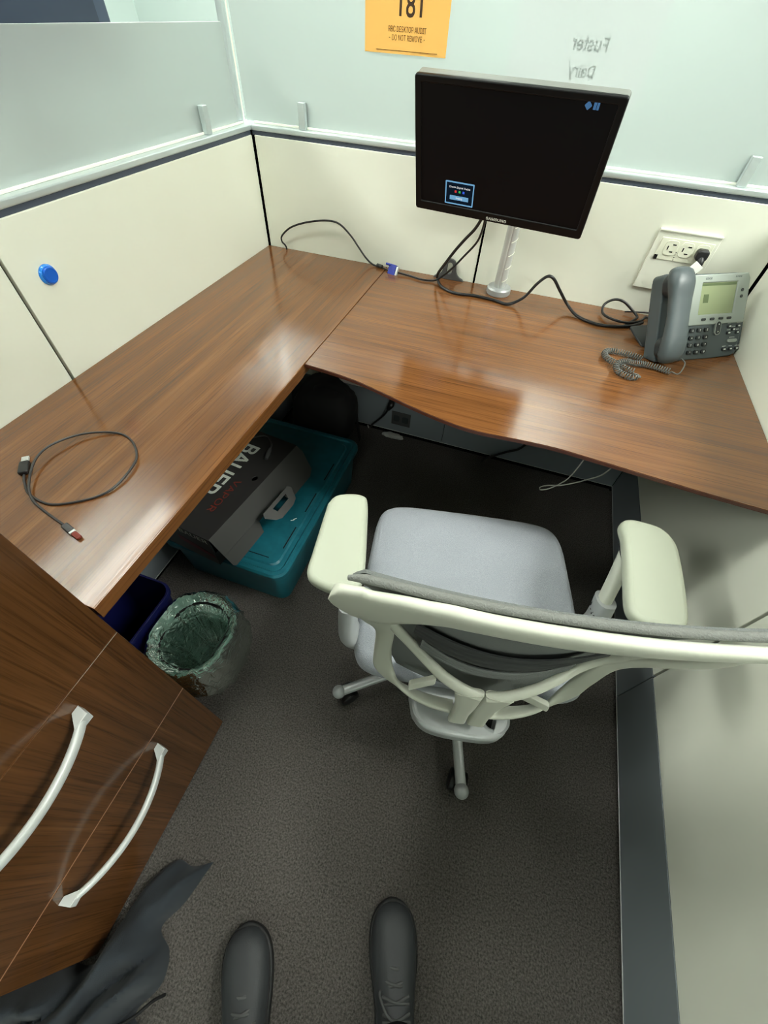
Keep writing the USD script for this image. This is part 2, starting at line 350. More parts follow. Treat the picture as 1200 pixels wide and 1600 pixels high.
gl.part('clip', join(box(-.026, -.010, -1.704, -1.682, 1.0575, 1.116, .002), box(-.055, -.039, -1.704, -1.682, 1.0575, 1.116, .002)), 'aluminium', 25)

# ================================================================== DESKS
ZD = .735
lw = Thing('desk', 'left desk top of dark straight-grained wood, its grain running away from the viewer', 'desk', (.23, -.68, .7))
lw.part('worktop', box(.002, .4575, -1.358, -.0025, .705, ZD, .0012), 'wood_y', 25)
lw.part('edge_band', box(.4572, .4588, -1.358, -.672, .7055, ZD - .0006, .0003), 'wood_y', False)
curve = spline([(.4605, -.658), (.52, -.663), (.60, -.675), (.68, -.697), (.76, -.722), (.84, -.742), (.91, -.7505), (1.0, -.7445), (1.08, -.742), (1.16, -.7475), (1.28, -.758), (1.40, -.768), (1.529, -.774)], 6)
top_o = np.vstack([[(.4605, -.0025)], curve, [(1.529, -.0025)]])
rw = Thing('desk', 'main wooden desk top with the wavy front edge, carrying monitor and telephone', 'desk', (1.0, -.37, .7))
def knife_slab():
    O1 = ccw(top_o); lo = O1.copy(); m = lo[:, 1] < -.6; lo[m, 1] += .026
    r = [np.column_stack([inset(O1, .001) if 0 else O1, np.full(len(O1), ZD)]), np.column_stack([O1, np.full(len(O1), ZD - .009)]), np.column_stack([lo, np.full(len(O1), .705)])]
    body = loft(r[::-1], cap=False); parts = [body]
    for R, up in ((r[0], 1), (r[2], 0)):
        v, f = trimesh.creation.triangulate_polygon(Polygon(R[:, :2]), engine='earcut'); tri = v[f]; s = np.cross(tri[:, 1] - tri[:, 0], tri[:, 2] - tri[:, 0]); f = f.copy(); bad = (s < 0) if up else (s > 0); f[bad] = f[bad][:, ::-1]
        parts.append((np.column_stack([v, np.full(len(v), R[0, 2])]), f))
    return join(*parts)
rw.part('worktop', knife_slab(), 'wood_x', False)
cv = curve
ev = [(x, y - .0006, ZD - .0052) for x, y in cv[::2]]
rw.part('edge_band', ribbon(ev, (0, 0, 1), .0044, .0007, 8, .4, 1), 'wood_edge')
rw.part('support_bracket', join(box(1.506, 1.529, -.50, -.05, .690, .705), box(1.522, 1.529, -.30, -.05, .56, .70)), 'dark_plastic', False)
lw.part('support_bracket', join(box(.004, .03, -1.2, -.05, .690, .705), box(.10, .40, -.05, -.02, .690, .705)), 'dark_plastic', False)

# storage tower with two drawers below a door
CF = .4585; CY0, CY1 = -1.838, -1.3605
ct = Thing('storage_cabinet', 'tall dark wood storage cabinet with bowed metal pulls at the left', 'cabinet', (.23, -1.6, 0))
ct.part('body', box(.004, CF - .020, CY0 + .001, CY1, .012, 1.10, .001), 'wood_z_shaded', 25)
def front(name, z0, z1, m='wood_z_shaded'): return ct.part(name, box(CF - .0195, CF, CY0, CY1 - .0005, z0, z1, .0012), m, 25)
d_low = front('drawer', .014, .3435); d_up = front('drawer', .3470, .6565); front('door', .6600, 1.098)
ct.part('gap_edge', box(CF - .019, CF - .0003, CY0 + .001, CY1 - .001, .3437, .3468), 'edge_light', False, label='pale raw edge between the two drawers'); ct.part('gap_edge', box(CF - .019, CF - .0010, CY0 + .001, CY1 - .001, .6568, .6597), 'wood_y', False)
def pull(yc, z, parent):
    P = [(CF + .004 + .040 * (1 - (t / .127) ** 2) ** .9 + .004, yc + t, z) for t in np.linspace(-.118, .118, 15)]
    bar = ribbon(P, (0, 0, 1), np.interp(np.abs(np.linspace(-1, 1, 15)), [0, 1], [.0088, .0092]), .0056, 16, .8, 3)
    feet = []
    for s in (-1, 1):
        y = yc + s * .1205
        q = [(y - s * .002, .0), (y + s * .0105, .0), (y + s * .006, .0215), (y - s * .018, .0205)]
        f = slab(q, z - .0098, z + .0098, .001)
        v, ff = vf(f); feet.append((np.column_stack([CF + .0002 + v[:, 1], v[:, 0], v[:, 2]]), ff[:, ::-1]))
    ct.part('handle', join(bar, *feet), 'handle', 40, parent=parent, label='bowed silver drawer pull')
pull(-1.599, .301, d_low); pull(-1.599, .612, d_up)

# ================================================================== CHAIR
CC = A([1.002, -.983]); TH = math.radians(11); E1 = A([math.cos(TH), math.sin(TH), 0]); E2 = A([-math.sin(TH), math.cos(TH), 0]); UP = A([0, 0, 1.])
def L(a, b, z): return A([CC[0], CC[1], 0]) + a * E1 + b * E2 + z * UP
def LL(P, mir=False): return [L(-a if mir else a, b, z) for a, b, z in P]
def lp(mesh): return place(mesh, A([CC[0], CC[1], 0]), E1, E2, UP)
ch = Thing('office_chair', 'pale grey and white swivel chair with a grey fabric seat and mesh back', 'chair', (CC[0], CC[1], 0))
# seat
def seat_mesh():
    N = 72; rings = []
    def out(sc, z, sh=0):
        P = []
        for a in np.arange(N) * 2 * np.pi / N:
            c, s = math.cos(a), math.sin(a); e = .24
            x = .247 * np.sign(c) * abs(c) ** e; y = .232 * np.sign(s) * abs(s) ** e
            fr = max(0, y / .232)
            x *= (1 - .02 * fr ** 2) ; y *= (1 + .04 * math.cos(x / .25 * 1.4) * fr)
            P.append((x * sc, y * sc + .028, z - .022 * max(0, y * sc / .232) ** 3 - .012 * (abs(x * sc) / .247) ** 3 * 0 + sh))
        return A(P)
    for sc, z in ((.02, .398), (.90, .398), (.97, .404), (1.0, .416), (1.005, .430), (.995, .444), (.97, .4535), (.92, .458), (.8, .460), (.6, .4585), (.3, .456), (.02, .455)): rings.append(out(sc, z))
    return loft(rings)
ch.part('seat', lp(seat_mesh()), 'seat_fabric', 50)
ch.part('seat_shell', lp(slab(rrect(.42, .40, .08, 8, 0, .02), .375, .3975, .008)), 'chair_silver')
# back frame: top rail with plate ends, side stems, struts, spine
def rail_b(a): return -.2935 + .36 * a * a
frame = []
ra = np.r_[-.240, -.237, np.linspace(-.231, .246, 26)]
hwz = np.interp(ra, [-.240, -.236, -.225, -.205, -.17, -.13, -.08, 0, .14, .20, .236, .246], [.010, .021, .035, .043, .031, .0205, .0185, .0195, .0175, .0165, .018, .012]); zc = np.interp(ra, [-.240, -.20, -.16, -.12, 0, .14, .246], [.915, .903, .921, .931, .9305, .932, .932])
frame.append(ribbon([L(a, rail_b(a) + .055 * (.925 - z), z) for a, z in zip(ra, zc)], [UP - np.interp(a, [-.2, 0, .2], [.10, .12, .30]) * E2 for a in ra], hwz, .0080, 18, .7, 2))
stem = [(-.205, -.262, .875), (-.196, -.242, .80), (-.181, -.206, .68), (-.181, -.199, .57), (-.178, -.203, .51), (-.168, -.209, .478), (-.150, -.218, .460), (-.116, -.231, .448), (-.075, -.240, .442), (-.030, -.244, .440)]
sw = [(1, .1, .15), (1, .2, .2), (1, .15, .05), (1, .15, .1), (1, .05, .45), (.8, -.1, .9), (.6, -.5, .9), (.35, -.85, .6), (.25, -1, .35), (.2, -1, .3)]
shw = [.026, .016, .0155, .016, .019, .019, .017, .013, .0135, .014]
strut = [(-.196, -.252, .86), (-.181, -.224, .77), (-.163, -.204, .685), (-.1385, -.209, .65), (-.105, -.229, .632), (-.0732, -.2435, .61), (-.0349, -.2535, .588), (-.004, -.256, .578)]
for mir in (False, True):
    s = -1 if mir else 1
    k0 = 0; shw_ = [.009, .0125] + shw[2:] if mir else shw
    st_ = [(-.203, -.268, .905), (-.200, -.252, .83)] + stem[2:] if mir else stem
    frame.append(ribbon(LL(st_, mir), [s * x * E1 + y * E2 + z * UP for x, y, z in sw[k0:]], shw_, .0062, 16, .7, 6))
    frame.append(ribbon(LL(strut, mir), [s * .5 * E1 + .35 * E2 + .7 * UP] * 8, [.0095, .0090, .0085, .0085, .009, .010, .011, .011], .0065, 14, .75, 6))
spL = [(-.026, -.254, .585), (-.019, -.2555, .52), (-.019, -.258, .47), (-.0185, -.262, .425)]
for mir in (False, True):
    frame.append(ribbon(LL(spL, mir), E1, [.025, .020, .0165, .0175], .008, 14, .55, 5))
ch.part('back_frame', join(*frame), 'chair_white', 50)
# woven back
def bw(z): return np.interp(z, [.46, .55, .68, .80, .88, .92, .955], [.150, .180, .182, .206, .224, .222, .200])
def bb(a, z):
    c = np.interp(z, [.46, .575, .70, .955], [-.222, -.234, -.246, -.279]); k = np.interp(z, [.46, .55, .68, .80, .90, .955], [1.3, 1.4, 1.7, .95, .45, .36]); return c + k * a * a + np.interp(z, [.5, .6, .8, .92], [.010, .016, .016, .0])
def back_pt(u, v):
    z = .462 + v * (.944 - .462); a = (2 * u - 1) * bw(z); return L(a, bb(a, z), z)
V_, F_ = grid(back_pt, 33, 33)
ch.part('back_mesh', shell(V_, F_, .004), 'mesh_fabric', 60)
ra2 = np.linspace(-.222, .238, 25)
ch.part('back_welt', join(tube([L(a, rail_b(a) + .0095, np.interp(a, [-.222, -.20, 0, .2, .238], [.9385, .9465, .9500, .9500, .945])) for a in ra2], np.r_[.003, [.0050] * 23, .003], 12, 2)), 'knit', 60, label='rolled grey knit edge along the top of the back')
# fine ribs of the knit edge are left to the weave; dark lumbar pads behind the mesh
def pad(z0, z1, a0, a1, off, sag):
    def f(u, v):
        a = a0 + u * (a1 - a0); z = z0 + v * (z1 - z0) - sag * (1 - (2 * u - 1) ** 2) + .012 * math.sin(v * math.pi * 3) * 0
        return L(a, bb(a, z) - off - .003 * math.sin(v * np.pi * 3) ** 2, z)
    V, F = grid(f, 25, 13); return shell(V, F[:, ::-1], .003)
ch.part('lumbar_pad', pad(.690, .760, -.135, .135, .0075, .030), 'pad_gray', 50, label='dark ridged lumbar pad behind the mesh')
ch.part('lumbar_band', pad(.645, .680, -.120, .120, .0085, .035), 'mesh_fabric', 50)
for s in (-1, 1):
    ch.part('lumbar_lever', place(slab(rrect(.062, .020, .004, 4), -.006, .006, .002), L(s * .101, -.233, .528), s * (.8 * E1) - .55 * s * 0 * E2 - .32 * E2 + .1 * UP, .25 * E2 + .9 * UP, .9 * E2 - .2 * UP), 'chair_white', 40)
# yoke, mechanism, column
yo = [(-.100, -.05), (-.112, -.20), (-.110, -.232), (-.098, -.262), (-.078, -.279), (-.045, -.286), (0, -.2875), (.045, -.286), (.072, -.279), (.090, -.262), (.099, -.232), (.100, -.20), (.092, -.05)]
yo = spline(np.vstack([yo, yo[:1]]), 4)[:-1]
h1 = rrect(.060, .050, .022, 6, -.066, -.236); h2 = rrect(.042, .048, .018, 6, .066, -.236)
ch.part('yoke', lp(slab(yo, .352, .394, .010, [h1, h2])), 'chair_silver', 50)
ch.part('mechanism', join(lp(slab(rrect(.19, .26, .03, 6, 0, .0), .318, .372, .008)), lp(slab(rrect(.18, .10, .02, 5, 0, -.21), .338, .350, .003))), 'dark_plastic')
BC = A([1.0175, -.981, 0]); BT = A([CC[0], CC[1], 0])
ch.part('gas_column', join(cyl(BC + A([0, 0, .06]), BC + A([0, 0, .20]), .027), cyl(BC + A([0, 0, .20]), A([BC[0], BC[1], .325]), .015)), 'dark_plastic')
ch.part('hub', lathe([(.030, .066), (.046, .070), (.048, .098), (.040, .114), (.028, .120)], BC), 'chair_silver')
for i, ang in enumerate((-142.3, -71.5, .3, 72.3, 144.3)):
    a = math.radians(ang); d = A([math.cos(a), math.sin(a), 0])
    leg = ribbon([BC + d * .036 + UP * .092, BC + d * .14 + UP * .086, BC + d * .25 + UP * .077, BC + d * .345 + UP * .070], np.cross(UP, d), [.020, .016, .0135, .0135], [.016, .013, .010, .011], 16, .8, 4)
    lg = ch.part('leg', join(leg, ball(BC + d * .345 + UP * .072, .0185)), 'chair_silver', 50)
    tang = math.radians(ang * 3.1 + 40); w = A([math.cos(tang), math.sin(tang), 0]); c0 = BC + d * .330 + A([0, 0, .0285]) - d * .010
    ch.part('caster', join(cyl(c0 + w * .007, c0 + w * .023, .0275, 24, .003), cyl(c0 - w * .023, c0 - w * .007, .0275, 24, .003), cyl(c0 - w * .012, c0 + w * .012, .012), cyl(BC + d * .345 + UP * .03, BC + d * .345 + UP * .066, .007), slab_c if False else ball(c0 + UP * .006, .022, (1, 1, 1.1), 2)), 'black_plastic', 40, parent=lg)
# arms
def arm_pad(outline, z):
    P = spline(np.vstack([outline, outline[:1]]), 6)[:-1]
    return lp(slab(P, z - .028, z, .011, seg=4))
arL = [(-.332, .045), (-.320, .068), (-.290, .079), (-.262, .077), (-.252, .060), (-.243, .0), (-.232, -.100), (-.240, -.140), (-.268, -.148), (-.312, -.138), (-.333, -.118), (-.334, -.070)]
arR = [(.2600, .060), (.262, .092), (.280, .108), (.312, .106), (.345, .094), (.362, .060), (.358, .010), (.345, -.060), (.333, -.105), (.318, -.122), (.285, -.126), (.250, -.122), (.233, -.100), (.240, -.050), (.252, .010)]
for s, outl, post, sleeve in ((-1, arL, [(-.262, -.075, .645), (-.262, -.09, .58), (-.262, -.115, .50)], [(-.262, -.105, .545), (-.263, -.118, .48), (-.258, -.125, .445), (-.240, -.122, .425), (-.205, -.10, .405), (-.12, -.06, .385)]),
                              (1, arR, [(.279, .048, .645), (.284, .022, .56), (.287, .002, .49)], [(.287, .006, .510), (.289, -.010, .46), (.285, -.020, .43), (.262, -.030, .408), (.215, -.03, .398), (.12, -.02, .385)])):
    pp = ch.part('armrest', arm_pad(outl, .672), 'arm_pad', 50)
    ch.part('arm_plate', join(lp(slab(rrect(.050, .085, .02, 5, post[0][0] + s * .010, post[0][1] - .015), .634, .6445, .003))), 'dark_plastic', 35, parent=pp)
    ch.part('arm_post', ribbon(LL(post), E2, [.0185, .0185, .018], [.0125] * 3, 16, .8, 5), 'chair_white', 50, parent=pp)
    sl = ch.part('arm_sleeve', ribbon(LL(sleeve), [E2, E2, E2, E2, E2, E2], [.029, .029, .030, .031, .031, .026], [.020, .020, .021, .021, .018, .014], 18, .8, 6), 'chair_silver', 50)
    if s > 0:
        for k in range(4):
            c = L(.2885 - .0165, -.004 + .0105 * k - .012, .484 + .0022 * k)
            ch.part('height_slot', place(slab(rrect(.0045, .0135, .002, 4), -.0015, .0015), L(.2705, -.021 + .0100 * k, .474 + .002 * k), E2, UP, -E1), 'black_plastic', False, parent=sl)

# ================================================================== MONITOR
MC = A([.798, -.236, 1.088]); ry = math.radians(-6.776); rt = math.radians(16.4925)
MX = A([math.cos(ry), math.sin(ry), 0]); t0 = A([-math.sin(ry), math.cos(ry), 0])
MZ = math.cos(rt) * UP - math.sin(rt) * t0 * 1.0; MY = np.cross(MZ, MX)      # MX right, MZ up the face, MY away from the viewer
# rotation about X by +rt tips the top of the screen towards the viewer
def mo(mesh): return place(mesh, MC, MX, MZ, -MY)                           # local x right, y up, z towards the viewer
MW, MH = .44, .265
mt = Thing('monitor', 'black flat monitor on a pole, showing a small blue signal message box', 'monitor', (.849, -.045, ZD))
mt.part('bezel', mo(slab(rrect(MW, MH, .006, 4), -.0105, 0, .0025, [rrect(MW - .030, MH - .034, .002, 3, 0, .004)])), 'monitor_shell', 40)
mt.part('screen', mo(box(-MW / 2 + .014, MW / 2 - .014, -MH / 2 + .016, MH / 2 - .011, -.010, -.003)), 'screen', False)
mt.part('shell', mo(join(slab(rrect(MW - .001, MH - .001, .007, 4), -.034, -.0106, .004))), 'monitor_top', 40, label='grey rear shell of the monitor')
mt.part('rear_housing', mo(slab(rrect(.30, .19, .03, 6, 0, 0), -.060, -.034, .014)), 'dark_plastic', 40)
mt.part('brand_lettering', mo(text('SAMSUNG', .0062, (0.005, -MH / 2 + .0055, .0002), (1, 0, 0), (0, 1, 0), .0003, True, True, 1.25)), 'key_white', False)
mt.part('corner_lettering', mo(text('SAMSUNG', .0055, (-.197, MH / 2 - .0135, -.0028), (1, 0, 0), (0, 1, 0), .0003, True, False, 1.2)), 'phone_dark', False)
lg_ = mo(join(place(slab(rrect(.0105, .0105, .001, 2), 0, .0004), (.150, MH / 2 - .019, -.0028), A([1, 1, 0]) / 1.414, A([-1, 1, 0]) / 1.414, (0, 0, 1)), box(.160, .1655, MH / 2 - .0245, MH / 2 - .0135, -.0028, -.0024), box(.1665, .171, MH / 2 - .0245, MH / 2 - .0135, -.0028, -.0024)))
mt.part('corner_emblem', lg_, 'osd_logo', False)
# on-screen message
ox, oy, ow, oh = -.100, -.082, .076, .052
mt.part('message_frame', mo(slab(rrect(ow, oh, .001, 2, ox, oy), -.0030, -.0022, 0, [rrect(ow - .006, oh - .006, .001, 2, ox, oy)])), 'osd_frame', False)
mt.part('message_field', mo(box(ox - ow / 2 + .003, ox + ow / 2 - .003, oy - oh / 2 + .003, oy + oh / 2 - .003, -.0030, -.0027)), 'osd_fill', False)
mt.part('message_text', mo(text('Check Signal Cable', .0040, (ox, oy + .0115, -.0027), (1, 0, 0), (0, 1, 0), .0003, False, True, 1.12)), 'osd_text', False)
for k, c in enumerate(('osd_red', 'osd_green', 'osd_blue')):
    mt.part('message_square', mo(box(ox - .0125 + .0105 * k, ox - .0075 + .0105 * k, oy + .0015, oy + .0065, -.0027, -.0023)), c, False)
mt.part('message_button', mo(box(ox - .025, ox + .025, oy - .0155, oy - .0055, -.0027, -.0023)), 'osd_frame', False)
mt.part('message_text', mo(text('Analog', .0040, (ox, oy - .0123, -.0022), (1, 0, 0), (0, 1, 0), .0003, False, True)), 'osd_text', False)
# pole, arm
PB = A([.849, -.0455, ZD])
base = mt.part('pole_base', join(lathe([(.036, 0), (.038, .003), (.038, .016), (.034, .0205)], PB + A([0, 0, .0005]))), 'chair_silver', 40)
def pole():
    prof = []
    n = 48
    for a in np.arange(n) * 2 * np.pi / n:
        r = .0185 * (1 - .10 * max(0, math.cos(4 * a)) ** 8); prof.append((r * math.cos(a), r * math.sin(a)))
    P = A(prof); return place(slab(P, .0205, .335, .001), PB, (1, 0, 0), (0, 1, 0), (0, 0, 1))
mt.part('pole', pole(), 'steel', 30)
for k in range(5):
    zz = ZD + .04 + .036 * k; aa = np.linspace(math.radians(-75), math.radians(-5), 8)
    mt.part('pole_score', tube([PB + A([.0187 * math.cos(a), .0187 * math.sin(a), zz - ZD + .010 * (i / 7)]) for i, a in enumerate(aa)], .0011, 6, 2), 'panel_edge')
mt.part('pole_collar', cyl(PB + A([0, 0, .213]), PB + A([0, 0, .245]), .0235, 28, .003), 'handle', 40)
back_c = MC + MY * .060
mt.part('arm', join(cyl(PB + A([0, 0, .30]), PB + A([0, 0, .352]), .026, 28, .004), ribbon([PB + A([0, 0, .327]), (PB + A([0, 0, .327]) + back_c + MY * .02) / 2, back_c + MY * .022], UP, .022, .014, 14, .7, 4), mo(slab(rrect(.11, .11, .01, 4), -.072, -.0605, .003)), cyl(back_c + MY * .010, back_c + MY * .03, .022, 24, .003)), 'chair_silver', 40)

# ================================================================== TELEPHONE
PO = A([1.305, -.298, ZD + .003]); PU = A([.857, .515, 0]); PU /= np.linalg.norm(PU); pt = math.radians(33); pbk = A([-PU[1], PU[0], 0])
PV = pbk * math.sin(pt) + UP * math.cos(pt); PW = np.cross(PU, PV)
def ph(mesh):
    v, f = place(mesh, PO, PU, PV, PW); v[:, 2] = np.maximum(v[:, 2], ZD + .0012); return v, f
def ph_(mesh): return place(mesh, PO, PU, PV, PW)                         # u along, v up the face, w out of it
tp = Thing('telephone', 'grey desk telephone with a green display, standing by the right wall', 'telephone', tuple(PO - A([0, 0, .003])))
body = [(-.004, .006), (.03, .000), (.10, -.004), (.18, -.005), (.24, -.002), (.264, .006), (.2665, .05), (.2655, .13), (.2620, .195), (.252, .204), (.10, .205), (.0, .205), (-.004, .19)]
tp.part('body', ph(slab(rounded(body, .008), -.034, 0, .005)), 'phone_gray', 40)
tp.part('display_panel', ph(slab([(.084, .083), (.2655, .083), (.2625, .190), (.254, .202), (.084, .202)], -.010, .0035, .0025, [rrect(.108, .0745, .002, 3, .1705, .1455)])), 'phone_silver', 40, label='silver panel around the display')
tp.part('display', ph(box(.1155, .2255, .1075, .1835, -.006, .0008)), 'lcd', False, label='olive green liquid crystal display')
tp.part('display_mark', ph(join(box(.127, .143, .136, .156, .0008, .001), box(.118, .223, .1755, .1815, .0008, .001))), 'lcd_dark', False)
for x in (.1343, .1615, .1886, .2147): tp.part('soft_key', ph(slab(rrect(.0135, .0062, .003, 4, x, .0962), 0, .0058, .001)), 'phone_dark', 40)
for z in (.1621, .1470): tp.part('line_key', ph(slab(rrect(.0075, .0075, .0035, 4, .2420, z), 0, .0055, .001)), 'phone_dark', 40)
digits = [['1', '2', '3'], ['4', '5', '6'], ['7', '8', '9'], ['*', '0', '#']]
for r in range(4):
    for c in range(3):
        u, v = .1068 + .0226 * c, .0709 - .01815 * r
        k = tp.part('number_key', ph(slab(rrect(.0150, .0105, .004, 4, u, v), -.001, .0042, .0012)), 'phone_dark', 40)
        tp.part('digit', ph(text(digits[r][c], .0048, (u, v - .0024, .0043), (1, 0, 0), (0, 1, 0), .0002, True, True)), 'key_white', False, parent=k)
tp.part('scroll_ring', ph(slab(rrect(.0185, .036, .009, 8, .1845, .073), -.001, .0052, .001, [rrect(.0145, .032, .0072, 8, .1845, .073)])), 'phone_silver', 40)
sk = tp.part('scroll_key', ph(slab(rrect(.0138, .0313, .0066, 8, .1845, .073), -.001, .0062, .0012)), 'phone_dark', 40)
tp.part('scroll_arrow', ph(join(slab([(.1825, .0805), (.1865, .0805), (.1845, .0840)], .0062, .0065), slab([(.1825, .0650), (.1845, .0615), (.1865, .0650)], .0062, .0065))), 'key_white', False, parent=sk)
for u, v in ((.2241, .0750), (.2532, .0750), (.2390, .0668), (.2248, .0588), (.2530, .0588), (.2190, .0175), (.2398, .0175), (.2600, .0178)):
    k = tp.part('function_key', ph(slab(rrect(.0128, .0085, .0036, 4, u, v), -.001, .0040, .001)), 'phone_dark', 40)
    tp.part('key_mark', ph(join(slab(rrect(.0068, .0036, .0015, 3, u, v), .0041, .0044), box(u - .0055, u + .0055, v + .0072, v + .0083, .0002, .0006))), 'key_white', False, parent=k)
k = tp.part('volume_key', ph(slab(rrect(.030, .0085, .004, 5, .2395, .0385), -.001, .0042, .0012)), 'phone_silver', 40)
tp.part('key_mark', ph(box(.231, .248, .0465, .0476, .0002, .0006)), 'key_white', False)
tp.part('panel_lettering', ph(text('CISCO', .0045, (.122, .1900, .0036), (1, 0, 0), (0, 1, 0), .0003, True)), 'phone_gray', False); tp.part('panel_lettering', ph(text('IP PHONE', .0030, (.214, .1925, .0036), (1, 0, 0), (0, 1, 0), .0003)), 'phone_gray', False)
tp.part('side_wing', ph(slab([(.2660, .02), (.276, .03), (.274, .165), (.262, .170)], -.028, -.004, .003)), 'phone_gray', 40)
# cradle side: raised bed with the handset in it
tp.part('cradle', ph(slab(rounded([(-.006, .0), (.080, -.003), (.080, .204), (.0, .207), (-.006, .200)], .006), -.030, .008, .004)), 'phone_gray', 40)
tp.part('foot_stand', join(place(slab(rrect(.20, .095, .008, 4), 0, .007, .002), PO + PU * .12 + pbk * .118 + UP * .004, PU, pbk * .82 + UP * .57 * .35, np.cross(PU, pbk * .82 + UP * .2)), ph(box(.04, .22, .06, .15, -.075, -.033, .006))), 'phone_dark', 40)
hs = Thing('telephone_handset', 'dark grey handset resting on the left of the desk telephone', 'telephone handset', tuple(PO + PU * .03 + PW * .01))
hc = [(.206, .034), (.199, .046), (.178, .053), (.145, .055), (.108, .056), (.072, .055), (.040, .053), (.014, .046), (.004, .034)]     # v, w of the spine
H = [PO + PU * (.034 + .004 * math.sin(i)) * 1 + PV * v + PW * w for i, (v, w) in enumerate(hc)]
H = [PO + PU * .012 + PV * v + PW * w for v, w in [(v_, w_ - .010) for v_, w_ in hc]]
grip = ribbon(H, PU, [.022, .031, .0325, .030, .029, .030, .0325, .031, .022], [.011, .018, .018, .0145, .013, .0145, .018, .018, .011], 20, .75, 4)
hs.part('grip', grip, 'phone_gray', 60)
for v0, nm in ((.178, 'ear_cup'), (.034, 'mouth_cup')):
    hs.part(nm, ph(slab(rrect(.058, .054, .022, 8, .014, v0), .0085, .040, .008)), 'phone_dark', 50)
# coiled cord
def coil(P, r=.0066, wr=.0014, pitch=.0060):
    P = spline(P, 12); s = np.r_[0, np.cumsum(np.linalg.norm(np.diff(P, axis=0), axis=1))]; n = int(s[-1] / pitch) * 10
    t = np.linspace(0, s[-1], n); C_ = A([np.interp(t, s, P[:, i]) for i in range(3)]).T; T = np.gradient(C_, axis=0); T /= np.linalg.norm(T, axis=1)[:, None]
    u = np.cross(T, UP); u /= np.linalg.norm(u, axis=1)[:, None]; w = np.cross(u, T); a = t / pitch * 2 * np.pi
    return C_ + r * (np.cos(a)[:, None] * u + np.sin(a)[:, None] * w)
zc_ = ZD + .0088
c1 = coil([(1.275, -.302, zc_), (1.243, -.294, zc_), (1.211, -.291, zc_), (1.186, -.298, zc_), (1.177, -.318, zc_), (1.186, -.340, zc_), (1.209, -.356, zc_), (1.232, -.373, zc_), (1.252, -.378, zc_)])
c2 = coil([(1.256, -.403, zc_), (1.240, -.410, zc_), (1.222, -.403, zc_), (1.207, -.388, zc_), (1.206, -.368, zc_ + .006), (1.225, -.352, zc_ + .008), (1.248, -.341, zc_ + .003), (1.282, -.330, zc_), (1.313, -.334, zc_), (1.342, -.340, zc_)])
cord = Thing('coiled_cord', 'grey coiled telephone cord bunched on the desk in front of the telephone', 'cord', (1.25, -.35, ZD))
e_hs = PO + PU * .05 + PV * .004 + PW * .036
cord.part('coil', join(tube(c1, .0014, 6, 0), tube(c2, .0014, 6, 0)), 'coil', 60)
for w_ in (tube([c1[0], (1.303, -.262, ZD + .006), (1.318, -.235, ZD + .008)], .0015, 8), tube([c2[-1], (1.356, -.352, ZD + .012), (1.362, -.345, ZD + .022), e_hs + A([0.01, -.012, -.004]), e_hs], .0016, 8), tube([c1[-1], (1.262, -.385, ZD + .006), (1.266, -.396, ZD + .006), c2[0]], .0016, 8)): cord.part('lead', w_, 'coil', 60)

# ================================================================== OUTLETS, CABLES
ot = Thing('power_outlet', 'cream power outlet plate on the back panel above the telephone', 'power outlet', (1.31, 0, .88))
ot.part('cover', box(1.231, 1.388, -.0055, 0, .808, .955, .0012), 'panel', 30)
ot.part('cover_lip', box(1.231, 1.388, -.0085, -.0, .953, .9575, .001), 'panel_edge', 30)
pl_ = ot.part('face_plate', box(1.2465, 1.3795, -.0075, -.003, .886, .939, .0015), 'outlet_white', 30)
ot.part('side_latch', box(1.2465, 1.255, -.0085, -.004, .886, .897), 'black_plastic', False)
for x in (1.2785, 1.3175, 1.3570):
    r = ot.part('socket', slab_p if False else place(slab(rrect(.033, .036, .010, 6), 0, .0015, .0005), (x, -.0075, .9165), (1, 0, 0), (0, 0, 1), (0, -1, 0)), 'outlet_white', 30)
    ot.part('socket_slot', join(box(x - .010, x - .007, -.0096, -.0088, .912, .921), box(x + .001, x + .010, -.0096, -.0088, .9235, .9262), box(x - .0005, x + .0075, -.0096, -.0088, .9065, .9092)), 'black_plastic', False, parent=r)
ot.part('breaker_dots', join(*[box(1.298 - .0006 * k - .001, 1.298 - .0006 * k + .001, -.0082, -.0074, .889 + .006 * k, .891 + .006 * k) for k in range(4)]), 'phone_dark', False)
pg = Thing('power_plug', 'black power plug with a white paper tag, in the rightmost socket above the telephone', 'plug', (1.357, -.01, .915))
pg.part('plug_body', join(place(slab(rrect(.030, .026, .008, 5), 0, .022, .004), (1.357, -.0092, .915), (1, 0, 0), (0, 0, 1), (0, -1, 0)), tube([(1.357, -.020, .910), (1.360, -.030, .900), (1.362, -.031, .888)], [.010, .009, .006], 12)), 'dark_plastic', 40)
pg.part('cable', tube([(1.362, -.030, .892), (1.364, -.032, .868), (1.358, -.030, .84), (1.345, -.026, .79), (1.335, -.022, .755), (1.325, -.030, .742), (1.30, -.035, .7405)], .0032, 10), 'cable', 60)
pg.part('paper_tag', place(slab(rrect(.030, .024, .001, 2), 0, .0008), (1.354, -.040, .889), A([.8, 0, -.45]), A([.45, .1, .8]), A([0, -1, .1])), 'tag', False, label='white paper tag on the plug cable')
vga = Thing('video_cable', 'thin black cable with a blue connector, arching against the back panel', 'cable', (.3, -.02, ZD))
vga.part('cord', tube([(.079, -.010, .715), (.077, -.014, .745), (.066, -.018, .760), (.070, -.018, .779), (.109, -.018, .809), (.172, -.018, .832), (.243, -.018, .846), (.289, -.018, .843), (.329, -.018, .815), (.356, -.019, .787), (.385, -.020, .757), (.41, -.019, .7405), (.44, -.022, .7385), (.476, -.040, .7385)], .0028, 10), 'cable', 60)
vga.part('ferrite', cyl((.425, -.019, .7412), (.447, -.026, .7412), .0055, 16, .001), 'cable', 40)
